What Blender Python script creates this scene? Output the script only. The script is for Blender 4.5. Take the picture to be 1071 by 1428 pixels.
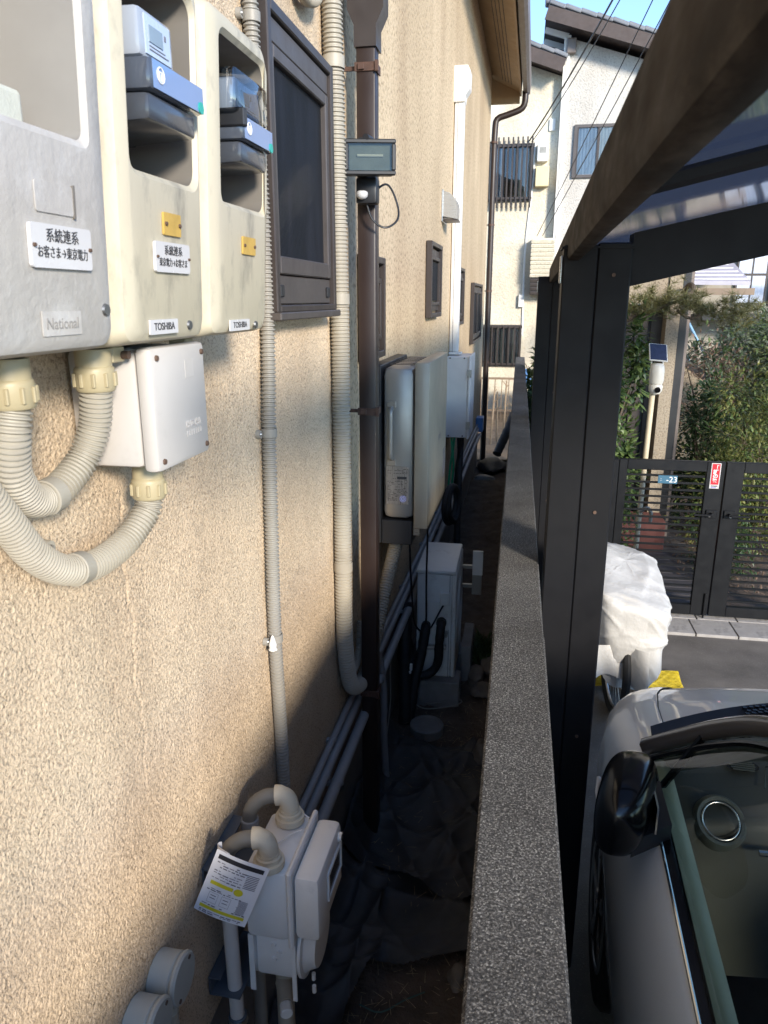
import bpy, bmesh, math, random
import numpy as np
from mathutils import Vector, Matrix, Euler

random.seed(7)
sc = bpy.context.scene
R = math.radians
for o in list(bpy.data.objects):
    bpy.data.objects.remove(o)
col = sc.collection

# ------------------------------------------------------------------ camera
cam_d = bpy.data.cameras.new('camera')
cam_d.sensor_fit = 'VERTICAL'; cam_d.sensor_height = 36.0
cam_d.lens = 36.0 * 1040.0 / 1428.0
cam_d.clip_start = 0.02; cam_d.clip_end = 2000
cam_d.dof.use_dof = True; cam_d.dof.focus_distance = 2.4; cam_d.dof.aperture_fstop = 14.0
cam = bpy.data.objects.new('camera', cam_d); col.objects.link(cam)
cam.location = (0, 0, 2.2)
cam.rotation_euler = (R(90 - 15.938), 0, R(9.989))
sc.camera = cam

# ------------------------------------------------------------------ sky, sun, exposure
SUN = Vector((1.0, -1.38, 0.60)).normalized()
world = bpy.data.worlds.new('World'); sc.world = world; world.use_nodes = True
wn = world.node_tree; wn.nodes.clear()
sky = wn.nodes.new('ShaderNodeTexSky'); sky.sky_type = 'NISHITA'; sky.sun_disc = False
sky.sun_elevation = math.asin(SUN.z); sky.sun_rotation = math.atan2(SUN.x, SUN.y)
sky.air_density = 1.0; sky.dust_density = 0.0; sky.ozone_density = 2.2; sky.altitude = 3000
bg = wn.nodes.new('ShaderNodeBackground'); bg.inputs['Strength'].default_value = 0.15
wo = wn.nodes.new('ShaderNodeOutputWorld')
wn.links.new(sky.outputs[0], bg.inputs[0]); wn.links.new(bg.outputs[0], wo.inputs[0])
sun_d = bpy.data.lights.new('sun', 'SUN'); sun_d.energy = 2.25; sun_d.angle = R(10.0); sun_d.color = (1.0, 0.90, 0.76)
sun = bpy.data.objects.new('sun', sun_d); col.objects.link(sun)
sun.rotation_euler = SUN.to_track_quat('Z', 'Y').to_euler(); sun.location = (6, -6, 8)
sc.view_settings.view_transform = 'Standard'; sc.view_settings.look = 'None'
sc.view_settings.gamma = 1.0; sc.view_settings.exposure = 1.55
sc.render.engine = 'CYCLES'
sc.cycles.max_bounces = 8; sc.cycles.transparent_max_bounces = 16
sc.cycles.use_denoising = True

# ------------------------------------------------------------------ materials
def nodes(name):
    m = bpy.data.materials.new(name); m.use_nodes = True
    nt = m.node_tree
    return m, nt, nt.nodes['Principled BSDF'], nt.nodes['Material Output']
def c4(c): return (c[0], c[1], c[2], 1.0)
def ramp(nt, fac, stops):
    r = nt.nodes.new('ShaderNodeValToRGB'); e = r.color_ramp.elements
    while len(e) < len(stops): e.new(0.5)
    for i, (p, c) in enumerate(stops):
        e[i].position = p; e[i].color = c4(c)
    nt.links.new(fac, r.inputs[0]); return r.outputs[0]
def noise(nt, scale, detail=4, rough=0.55, co=None, out=0):
    n = nt.nodes.new('ShaderNodeTexNoise'); n.inputs['Scale'].default_value = scale
    n.inputs['Detail'].default_value = detail; n.inputs['Roughness'].default_value = rough
    if co is not None: nt.links.new(co, n.inputs['Vector'])
    return n.outputs[out]
def coords(nt, mode='Object', scale=None):
    t = nt.nodes.new('ShaderNodeTexCoord')
    if scale is None: return t.outputs[mode]
    mp = nt.nodes.new('ShaderNodeMapping'); mp.inputs['Scale'].default_value = scale
    nt.links.new(t.outputs[mode], mp.inputs['Vector']); return mp.outputs[0]
def bump(nt, bsdf, h, dist, strength=1.0):
    b = nt.nodes.new('ShaderNodeBump'); b.inputs['Distance'].default_value = dist
    b.inputs['Strength'].default_value = strength
    nt.links.new(h, b.inputs['Height'])
    nt.links.new(b.outputs[0], bsdf.inputs['Normal']); return b
def mixc(nt, fac, a, b):
    m = nt.nodes.new('ShaderNodeMix'); m.data_type = 'RGBA'
    nt.links.new(fac, m.inputs['Factor'])
    for s, v in ((m.inputs[6], a), (m.inputs[7], b)):
        if isinstance(v, tuple): s.default_value = c4(v)
        else: nt.links.new(v, s)
    return m.outputs[2]

def mk(name, colr, rough=0.6, metal=0.0, var=0.12, vs=6.0, bmp=0.0, bs=80.0, coat=0.0, dirt=None, ds=9.0, dcut=(0.52, 0.68), spec=0.5, stretch=None):
    m, nt, b, _ = nodes(name)
    co = coords(nt, 'Object', stretch)
    n = noise(nt, vs, 5, 0.6, co)
    lo = tuple(max(0, x * (1 - var)) for x in colr); hi = tuple(min(1, x * (1 + var)) for x in colr)
    cc = ramp(nt, n, [(0.3, lo), (0.7, hi)])
    if dirt:
        d = noise(nt, ds, 8, 0.68, co)
        f = ramp(nt, d, [(dcut[0], (0, 0, 0)), (dcut[1], (1, 1, 1))])
        cc = mixc(nt, f, cc, dirt)
    nt.links.new(cc, b.inputs['Base Color'])
    rr = ramp(nt, noise(nt, vs * 3, 4, 0.6, co), [(0.3, (rough * 0.85,) * 3), (0.7, (min(1, rough * 1.15),) * 3)])
    nt.links.new(rr, b.inputs['Roughness'])
    b.inputs['Metallic'].default_value = metal
    b.inputs['Specular IOR Level'].default_value = spec
    b.inputs['Coat Weight'].default_value = coat; b.inputs['Coat Roughness'].default_value = 0.04
    if bmp: bump(nt, b, noise(nt, bs, 4, 0.6, co), bmp)
    return m

MAT = {}
def stucco(name, a, bcol, sc_, dist, stain=None):
    m, nt, b, _ = nodes(name)
    co = coords(nt)
    grain = noise(nt, sc_, 3, 0.6, co)
    big = noise(nt, 1.3, 4, 0.55, coords(nt, 'Object', (1, 1, 0.6)))
    base = ramp(nt, grain, [(0.32, bcol), (0.50, a)])  # low grain darkened: crevice shadow put into the colour
    tint = ramp(nt, big, [(0.35, (0.80, 0.78, 0.76)), (0.65, (1, 1, 1))])
    mm = nt.nodes.new('ShaderNodeMix'); mm.data_type = 'RGBA'; mm.blend_type = 'MULTIPLY'; mm.inputs['Factor'].default_value = 1
    nt.links.new(base, mm.inputs[6]); nt.links.new(tint, mm.inputs[7])
    st = noise(nt, 1.0, 2, 0.5, coords(nt, 'Object', (2.0, 2.0, 0.30)))
    m3 = nt.nodes.new('ShaderNodeMix'); m3.data_type = 'RGBA'; m3.blend_type = 'MULTIPLY'; m3.inputs['Factor'].default_value = 1
    nt.links.new(mm.outputs[2], m3.inputs[6]); nt.links.new(ramp(nt, st, [(0.36, (0.90, 0.88, 0.87)), (0.52, (1, 1, 1))]), m3.inputs[7])
    nt.links.new(m3.outputs[2], b.inputs['Base Color'])
    b.inputs['Roughness'].default_value = 0.92; b.inputs['Specular IOR Level'].default_value = 0.25
    bump(nt, b, grain, dist, 1.0)
    return m
MAT['stucco'] = stucco('beige_stucco', (0.62, 0.49, 0.33), (0.30, 0.23, 0.15), 55, 0.006)
MAT['stucco_shaded'] = stucco('shaded_beige_stucco', (0.40, 0.345, 0.27), (0.20, 0.17, 0.13), 70, 0.006)  # porch stucco greyed and darkened, its shade put into the colour
MAT['stucco_near'] = stucco('beige_stucco_relief', (0.66, 0.53, 0.38), (0.37, 0.285, 0.205), 190, 0.004)
MAT['white_stucco'] = stucco('white_stucco', (0.64, 0.625, 0.585), (0.46, 0.45, 0.42), 34, 0.022)
MAT['cream_stucco'] = stucco('cream_stucco', (0.76, 0.71, 0.58), (0.62, 0.58, 0.47), 30, 0.014)
MAT['foundation'] = mk('foundation_mortar', (0.22, 0.21, 0.20), 0.9, var=0.2, vs=3, bmp=0.003, bs=140)
MAT['grey_box'] = mk('weathered_grey_plastic', (0.43, 0.41, 0.38), 0.65, var=0.12, vs=5, bmp=0.0012, bs=70, dirt=(0.48, 0.465, 0.44), ds=16, dcut=(0.5, 0.62))
MAT['cream_box'] = mk('weathered_cream_plastic', (0.50, 0.455, 0.345), 0.5, var=0.06, vs=4, stretch=(1, 1, 0.4), dirt=(0.27, 0.25, 0.20), ds=13, dcut=(0.52, 0.70), bmp=0.0006, bs=60)
MAT['box_inside'] = mk('shaded_box_inside', (0.17, 0.155, 0.135), 0.7)  # darkened: shade inside the openings put into the colour
MAT['grey_inside'] = mk('shaded_grey_inside', (0.27, 0.258, 0.24), 0.65, var=0.1)  # grey case plastic darkened for the shade of its opening
MAT['emboss_grey'] = mk('embossed_grey', (0.27, 0.257, 0.24), 0.65)
MAT['block_pale'] = mk('pale_terminal_block', (0.52, 0.53, 0.46), 0.6, bmp=0.0008, bs=200)
MAT['meter_dark'] = mk('meter_dark_plastic', (0.045, 0.05, 0.06), 0.22, var=0.1, coat=0.3)
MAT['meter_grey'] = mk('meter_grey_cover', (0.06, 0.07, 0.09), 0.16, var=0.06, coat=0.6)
MAT['meter_face'] = mk('meter_face_pale', (0.30, 0.33, 0.38), 0.25, var=0.05, coat=0.6)
MAT['meter_sky_tint'] = mk('meter_sky_reflection', (0.15, 0.25, 0.47), 0.2, var=0.08, coat=0.7)  # blue sky reflection painted into the base colour
MAT['meter_pale'] = mk('meter_pale_label', (0.42, 0.50, 0.63), 0.3, var=0.04)  # pale label, tinted blue with the reflected sky
MAT['lcd'] = mk('lcd_grey', (0.22, 0.28, 0.33), 0.2)
MAT['green_seal'] = mk('green_seal', (0.02, 0.36, 0.30), 0.4)
MAT['sign_white'] = mk('sign_white_acrylic', (0.58, 0.575, 0.58), 0.25, var=0.04)
MAT['ink'] = mk('black_ink', (0.025, 0.025, 0.03), 0.5, var=0)
MAT['white_ink'] = mk('white_ink', (0.8, 0.8, 0.8), 0.5, var=0)
MAT['brass_sticker'] = mk('ochre_plate', (0.52, 0.34, 0.08), 0.45, var=0.15, vs=30)
MAT['rust'] = mk('rusty_screw', (0.10, 0.06, 0.04), 0.7)
MAT['screw'] = mk('dull_screw', (0.22, 0.22, 0.22), 0.4, metal=0.8)
MAT['pullbox'] = mk('white_pvc', (0.49, 0.465, 0.44), 0.45, var=0.05, dirt=(0.42, 0.40, 0.37), ds=7, dcut=(0.6, 0.78))
MAT['conduit'] = mk('beige_conduit_pvc', (0.355, 0.325, 0.265), 0.5, var=0.08, vs=5, dirt=(0.30, 0.27, 0.22), ds=6)
MAT['conduit_grey'] = mk('grey_conduit_pvc', (0.27, 0.255, 0.225), 0.5, var=0.1, vs=4)
MAT['connector'] = mk('cream_connector_pvc', (0.37, 0.315, 0.195), 0.45, var=0.1)
MAT['pipe_grey'] = mk('blue_grey_pipe', (0.30, 0.31, 0.32), 0.5, var=0.12)
MAT['bend_grey'] = mk('dark_grey_pipe', (0.17, 0.165, 0.15), 0.5, var=0.15)
MAT['brown_pipe'] = mk('brown_downpipe_pvc', (0.024, 0.0145, 0.0125), 0.42, var=0.15, vs=3)
MAT['brown_clamp'] = mk('rusty_brown_clamp', (0.075, 0.038, 0.026), 0.6, var=0.3, vs=40)
MAT['bronze_alu'] = mk('bronze_aluminium', (0.055, 0.045, 0.042), 0.42, metal=0.35, var=0.1)
MAT['bronze_light'] = mk('bronze_aluminium_faded', (0.085, 0.074, 0.070), 0.45, metal=0.3, var=0.12)
MAT['black_plastic'] = mk('black_plastic', (0.016, 0.017, 0.02), 0.42, var=0.1)
MAT['lamp_back'] = mk('lamp_reflector', (0.16, 0.17, 0.155), 0.5, metal=0.3, var=0.4, vs=14)
MAT['sensor'] = mk('sensor_white', (0.55, 0.55, 0.55), 0.4)
MAT['white_plastic'] = mk('white_plastic', (0.74, 0.73, 0.70), 0.4, var=0.05)
MAT['white_enamel'] = mk('white_enamel', (0.74, 0.70, 0.67), 0.4, var=0.06, dirt=(0.48, 0.46, 0.42), ds=5, dcut=(0.6, 0.8))
MAT['ac_white'] = mk('ac_unit_enamel', (0.72, 0.72, 0.70), 0.45, var=0.06, dirt=(0.52, 0.50, 0.46), ds=8, dcut=(0.56, 0.75))
MAT['inverter'] = mk('inverter_silver', (0.36, 0.345, 0.315), 0.35, metal=0.45, var=0.05)
MAT['inverter_front'] = mk('inverter_champagne', (0.37, 0.345, 0.285), 0.4, metal=0.3, var=0.05)
MAT['inverter_black'] = mk('inverter_black_steel', (0.02, 0.021, 0.024), 0.5, var=0.1)
MAT['steel'] = mk('brushed_steel', (0.55, 0.54, 0.52), 0.3, metal=0.9, var=0.08, stretch=(1, 1, 30))
MAT['steel_plate'] = mk('nameplate_steel', (0.42, 0.40, 0.38), 0.3, metal=0.7, var=0.2, vs=12, stretch=(8, 8, 0.5))
MAT['lilac'] = mk('lilac_sticker', (0.50, 0.48, 0.78), 0.5)
MAT['lilac_dark'] = mk('lilac_ink', (0.16, 0.15, 0.5), 0.5)
MAT['gas_white'] = mk('gas_meter_paint', (0.74, 0.74, 0.73), 0.42, var=0.05, dirt=(0.58, 0.57, 0.55), ds=9, dcut=(0.6, 0.8))
MAT['gas_cream'] = mk('cream_tape_fitting', (0.66, 0.59, 0.45), 0.55, var=0.07, bmp=0.0015, bs=60)
MAT['steel_blue'] = mk('blue_grey_steel', (0.10, 0.12, 0.145), 0.5, metal=0.3, var=0.2)
MAT['gas_tan'] = mk('tan_pvc_coat', (0.40, 0.36, 0.29), 0.5, var=0.1)
MAT['gas_pale'] = mk('pale_pvc_pipe', (0.58, 0.54, 0.50), 0.45, var=0.06)
MAT['paper'] = mk('white_tag', (0.72, 0.73, 0.77), 0.5, var=0.03)
MAT['tag_yellow'] = mk('yellow_print', (0.62, 0.56, 0.03), 0.5, var=0.05)
MAT['grey_ink'] = mk('grey_ink', (0.16, 0.16, 0.19), 0.5, var=0)
MAT['round_box'] = mk('grey_round_box', (0.42, 0.43, 0.39), 0.55, var=0.06)
MAT['rubber'] = mk('black_rubber', (0.02, 0.02, 0.021), 0.7, var=0.25, vs=20)
MAT['insul'] = mk('black_pipe_insulation', (0.014, 0.014, 0.016), 0.62, var=0.3, vs=16, bmp=0.003, bs=50)
MAT['concrete_blk'] = mk('concrete_block', (0.24, 0.23, 0.22), 0.9, var=0.2, vs=8, bmp=0.003, bs=120)
MAT['stone'] = mk('field_stone', (0.16, 0.14, 0.12), 0.9, var=0.3, vs=9, bmp=0.006, bs=40)
MAT['green_wire'] = mk('green_wire', (0.05, 0.42, 0.20), 0.45)
MAT['twine'] = mk('teal_twine', (0.05, 0.10, 0.085), 0.7)
MAT['blue_plastic'] = mk('blue_plastic', (0.10, 0.24, 0.50), 0.45)
MAT['soffit'] = mk('tan_soffit_board', (0.36, 0.24, 0.13), 0.6, var=0.1)
MAT['fascia'] = mk('taupe_gutter', (0.17, 0.14, 0.125), 0.45, var=0.12)
MAT['carport_dark'] = mk('carport_dark_alu', (0.0075, 0.0075, 0.009), 0.55, metal=0.0, var=0.15, vs=4, dirt=(0.018, 0.017, 0.016), ds=14, dcut=(0.62, 0.8), spec=0.25)
MAT['gutter_brown'] = mk('carport_gutter_bronze', (0.024, 0.0175, 0.013), 0.75, metal=0.0, spec=0.15, var=0.6, vs=9, dirt=(0.062, 0.050, 0.039), ds=16, dcut=(0.54, 0.74), stretch=(1, 0.35, 1))
MAT['gate_dark'] = mk('gate_black_alu', (0.006, 0.0065, 0.008), 0.42, metal=0.0, var=0.1, spec=0.35)
MAT['plate_blue'] = mk('house_number_blue', (0.05, 0.14, 0.22), 0.4, var=0.1)
MAT['sticker_red'] = mk('red_sticker', (0.60, 0.015, 0.03), 0.45, var=0.05)
MAT['tile'] = mk('pale_paving_tile', (0.36, 0.34, 0.32), 0.8, var=0.18, vs=7, bmp=0.0015, bs=60, dirt=(0.2, 0.19, 0.18), ds=9)
MAT['slate'] = mk('dark_slate_strip', (0.085, 0.08, 0.085), 0.7, var=0.2, vs=9)
MAT['asphalt'] = mk('asphalt', (0.135, 0.120, 0.105), 0.9, var=0.4, vs=2.2, bmp=0.006, bs=180, dirt=(0.26, 0.24, 0.21), ds=110, dcut=(0.58, 0.66))
MAT['soil'] = mk('dark_soil', (0.10, 0.075, 0.058), 0.95, var=0.4, vs=8, bmp=0.01, bs=70, dirt=(0.09, 0.075, 0.06), ds=60, dcut=(0.55, 0.66))
MAT['soil_dry'] = mk('dry_earth', (0.30, 0.21, 0.13), 0.95, var=0.3, vs=5, bmp=0.01, bs=60)
MAT['sheet'] = mk('weed_sheet_fabric', (0.040, 0.040, 0.042), 0.48, var=0.35, vs=9, bmp=0.0012, bs=500, dirt=(0.055, 0.045, 0.038), ds=7, dcut=(0.55, 0.75))
MAT['straw'] = mk('dry_straw', (0.34, 0.26, 0.16), 0.8, var=0.3)
MAT['wood_stake'] = mk('weathered_stake', (0.34, 0.26, 0.18), 0.8, var=0.25, vs=20)
MAT['fence_brown'] = mk('brown_fence', (0.22, 0.16, 0.11), 0.6)
MAT['roof_tile'] = mk('blue_grey_roof_tile', (0.17, 0.18, 0.20), 0.5, var=0.2, vs=3)
MAT['roof_timber'] = mk('dark_brown_timber', (0.055, 0.038, 0.033), 0.6, var=0.2)
MAT['white_paint'] = mk('white_paint', (0.76, 0.74, 0.69), 0.6, var=0.05)
MAT['cream_paint'] = mk('cream_paint', (0.66, 0.56, 0.33), 0.5, var=0.06)
MAT['curtain'] = mk('pale_curtain', (0.52, 0.57, 0.66), 0.7, var=0.2, vs=4, stretch=(6, 6, 0.6))
MAT['curtain_grey'] = mk('grey_blind', (0.30, 0.30, 0.28), 0.7, var=0.2)
MAT['dark_room'] = mk('dark_room', (0.03, 0.03, 0.032), 0.6)
MAT['bark'] = mk('bark', (0.10, 0.075, 0.055), 0.9, var=0.3, vs=14, bmp=0.006, bs=40)
MAT['cover'] = mk('silver_cover_cloth', (0.60, 0.59, 0.565), 0.40, metal=0.1, var=0.06, vs=5, bmp=0.006, bs=17)
MAT['yellow_net'] = mk('yellow_net', (0.55, 0.42, 0.02), 0.6, var=0.25, vs=20)
MAT['cam_white'] = mk('security_camera_white', (0.66, 0.64, 0.58), 0.4)
MAT['cream_pole'] = mk('cream_pole', (0.58, 0.50, 0.36), 0.5, var=0.1)
MAT['solar'] = mk('solar_cell', (0.03, 0.035, 0.07), 0.15, var=0.2, vs=30)
MAT['blue_rail'] = mk('pale_blue_rail', (0.22, 0.40, 0.58), 0.5)
MAT['mauve'] = mk('mauve_roof_panel', (0.40, 0.38, 0.44), 0.5)
MAT['wire'] = mk('black_cable', (0.01, 0.01, 0.012), 0.5, var=0)
MAT['far_wall'] = mk('grey_beige_wall', (0.34, 0.31, 0.26), 0.85, var=0.15)
MAT['red_brick'] = mk('red_brown_step', (0.16, 0.06, 0.05), 0.8)
# car
def paint(name, colr):
    m, nt, b, _ = nodes(name)
    b.inputs['Base Color'].default_value = c4(colr); b.inputs['Metallic'].default_value = 0.0
    b.inputs['Roughness'].default_value = 0.36; b.inputs['Coat Weight'].default_value = 1.0; b.inputs['Coat Roughness'].default_value = 0.03
    fl = noise(nt, 900, 2, 0.5, coords(nt))
    cc = ramp(nt, fl, [(0.35, tuple(x * 0.92 for x in colr)), (0.65, colr)]); nt.links.new(cc, b.inputs['Base Color'])
    return m
MAT['paint'] = paint('pearl_silver_paint', (0.84, 0.82, 0.78))
MAT['pillar_reflection'] = paint('pillar_reflection', (0.09, 0.08, 0.075))  # brownish tone of the reflected house wall put into the pillar colour
MAT['gloss_black'] = mk('gloss_black', (0.005, 0.005, 0.006), 0.16, var=0, coat=0.0, spec=0.4)
MAT['tyre'] = mk('tyre_rubber', (0.018, 0.018, 0.018), 0.8, var=0.2)
MAT['rim'] = mk('alloy_rim', (0.42, 0.41, 0.40), 0.3, metal=0.9)
MAT['dash'] = mk('dash_plastic', (0.06, 0.065, 0.06), 0.5, var=0.1, bmp=0.0006, bs=300)
MAT['trim_reflection'] = mk('door_trim_reflection', (0.36, 0.37, 0.26), 0.45, var=0.06)  # grey-green reflection along the door glass put into the trim colour
MAT['dash_light'] = mk('dash_grey_green', (0.11, 0.125, 0.115), 0.4, var=0.08)
MAT['chrome'] = mk('satin_chrome', (0.6, 0.62, 0.62), 0.18, metal=1.0, var=0)
MAT['seat'] = mk('seat_cloth', (0.055, 0.055, 0.055), 0.85, var=0.2)
def glass(name, tint, refl=0.10, rough=0.0, body=None):
    m = bpy.data.materials.new(name); m.use_nodes = True; nt = m.node_tree; nt.nodes.clear()
    out = nt.nodes.new('ShaderNodeOutputMaterial')
    tr = nt.nodes.new('ShaderNodeBsdfTransparent'); tr.inputs[0].default_value = c4(tint)
    gl = nt.nodes.new('ShaderNodeBsdfGlossy'); gl.inputs['Roughness'].default_value = rough
    fr = nt.nodes.new('ShaderNodeFresnel'); fr.inputs[0].default_value = 1.5
    ad = nt.nodes.new('ShaderNodeMath'); ad.operation = 'ADD'; ad.use_clamp = True; ad.inputs[1].default_value = refl
    nt.links.new(fr.outputs[0], ad.inputs[0])
    mx = nt.nodes.new('ShaderNodeMixShader'); nt.links.new(ad.outputs[0], mx.inputs[0])
    nt.links.new(tr.outputs[0], mx.inputs[1]); nt.links.new(gl.outputs[0], mx.inputs[2])
    last = mx.outputs[0]
    if body:
        df = nt.nodes.new('ShaderNodeBsdfTranslucent'); df.inputs[0].default_value = c4(body[0])
        m2 = nt.nodes.new('ShaderNodeMixShader'); m2.inputs[0].default_value = body[1]
        nt.links.new(last, m2.inputs[1]); nt.links.new(df.outputs[0], m2.inputs[2]); last = m2.outputs[0]
    nt.links.new(last, out.inputs[0]); return m
MAT['car_glass'] = glass('car_glass', (0.82, 0.85, 0.79), 0.015)
MAT['window_glass'] = glass('window_glass', (0.72, 0.76, 0.78), 0.02)
MAT['lamp_glass'] = glass('lamp_glass', (0.7, 0.72, 0.68), 0.0, 0.08)
MAT['poly'] = glass('tinted_polycarbonate', (0.60, 0.62, 0.66), 0.0, 0.06, ((0.10, 0.14, 0.24), 0.32))
MAT['clear_cover'] = glass('clear_meter_cover', (0.80, 0.84, 0.88), 0.10, 0.03)
def screen_mat():
    m, nt, b, out = nodes('insect_screen')
    co = coords(nt, 'Object', (1, 1, 1))
    n = noise(nt, 3, 4, 0.6, coords(nt, 'Object', (3, 3, 0.4)))
    nt.links.new(ramp(nt, n, [(0.45, (0.007, 0.008, 0.010)), (0.75, (0.020, 0.022, 0.030))]), b.inputs['Base Color'])
    b.inputs['Roughness'].default_value = 0.6; b.inputs['Specular IOR Level'].default_value = 0.25
    w = nt.nodes.new('ShaderNodeTexWave'); w.bands_direction = 'Z'; w.inputs['Scale'].default_value = 120; nt.links.new(co, w.inputs[0])
    bump(nt, b, w.outputs['Fac'], 0.0006); return m
MAT['screen'] = screen_mat()
def wall_top():
    m, nt, b, _ = nodes('weathered_wall_concrete')
    co = coords(nt, 'Object')
    g = noise(nt, 260, 4, 0.75, co); sp = noise(nt, 330, 1, 0.5, co); big = noise(nt, 3.2, 6, 0.7, co)
    base = ramp(nt, g, [(0.38, (0.024, 0.023, 0.023)), (0.52, (0.085, 0.082, 0.080)), (0.64, (0.26, 0.25, 0.24))])
    f = ramp(nt, sp, [(0.60, (0, 0, 0)), (0.68, (1, 1, 1))])
    base = mixc(nt, f, base, (0.42, 0.41, 0.39))
    tint = ramp(nt, big, [(0.35, (0.62, 0.60, 0.58)), (0.68, (1.1, 1.1, 1.08))])
    mm = nt.nodes.new('ShaderNodeMix'); mm.data_type = 'RGBA'; mm.blend_type = 'MULTIPLY'; mm.inputs['Factor'].default_value = 1
    nt.links.new(base, mm.inputs[6]); nt.links.new(tint, mm.inputs[7]); nt.links.new(mm.outputs[2], b.inputs['Base Color'])
    b.inputs['Roughness'].default_value = 0.95
    bump(nt, b, g, 0.006); return m
MAT['wall_top'] = wall_top()
def leafm(name, a, bcol, trans=0.25):
    m, nt, b, out = nodes(name)
    n = noise(nt, 7, 3, 0.6, coords(nt)); n2 = noise(nt, 60, 2, 0.6, coords(nt))
    cc = mixc(nt, ramp(nt, n2, [(0.35, (0, 0, 0)), (0.65, (1, 1, 1))]), ramp(nt, n, [(0.3, a), (0.7, bcol)]), tuple(0.6 * x for x in a))
    nt.links.new(cc, b.inputs['Base Color']); b.inputs['Roughness'].default_value = 0.45
    t = nt.nodes.new('ShaderNodeBsdfTranslucent'); nt.links.new(cc, t.inputs[0])
    mx = nt.nodes.new('ShaderNodeMixShader'); mx.inputs[0].default_value = trans
    nt.links.new(b.outputs[0], mx.inputs[1]); nt.links.new(t.outputs[0], mx.inputs[2]); nt.links.new(mx.outputs[0], out.inputs[0])
    return m
MAT['leaf_dark'] = leafm('leaf_dark', (0.04, 0.085, 0.03), (0.09, 0.15, 0.045))
MAT['leaf_mid'] = leafm('leaf_mid', (0.10, 0.16, 0.045), (0.22, 0.30, 0.09))
MAT['leaf_yellow'] = leafm('leaf_yellow', (0.15, 0.17, 0.045), (0.32, 0.32, 0.10))
MAT['leaf_grey'] = leafm('leaf_grey', (0.15, 0.19, 0.12), (0.32, 0.36, 0.24))
MAT['leaf_brown'] = leafm('leaf_brown', (0.20, 0.13, 0.09), (0.36, 0.25, 0.17))
MAT['pine'] = leafm('pine_needles', (0.16, 0.16, 0.06), (0.32, 0.29, 0.12))

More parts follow.
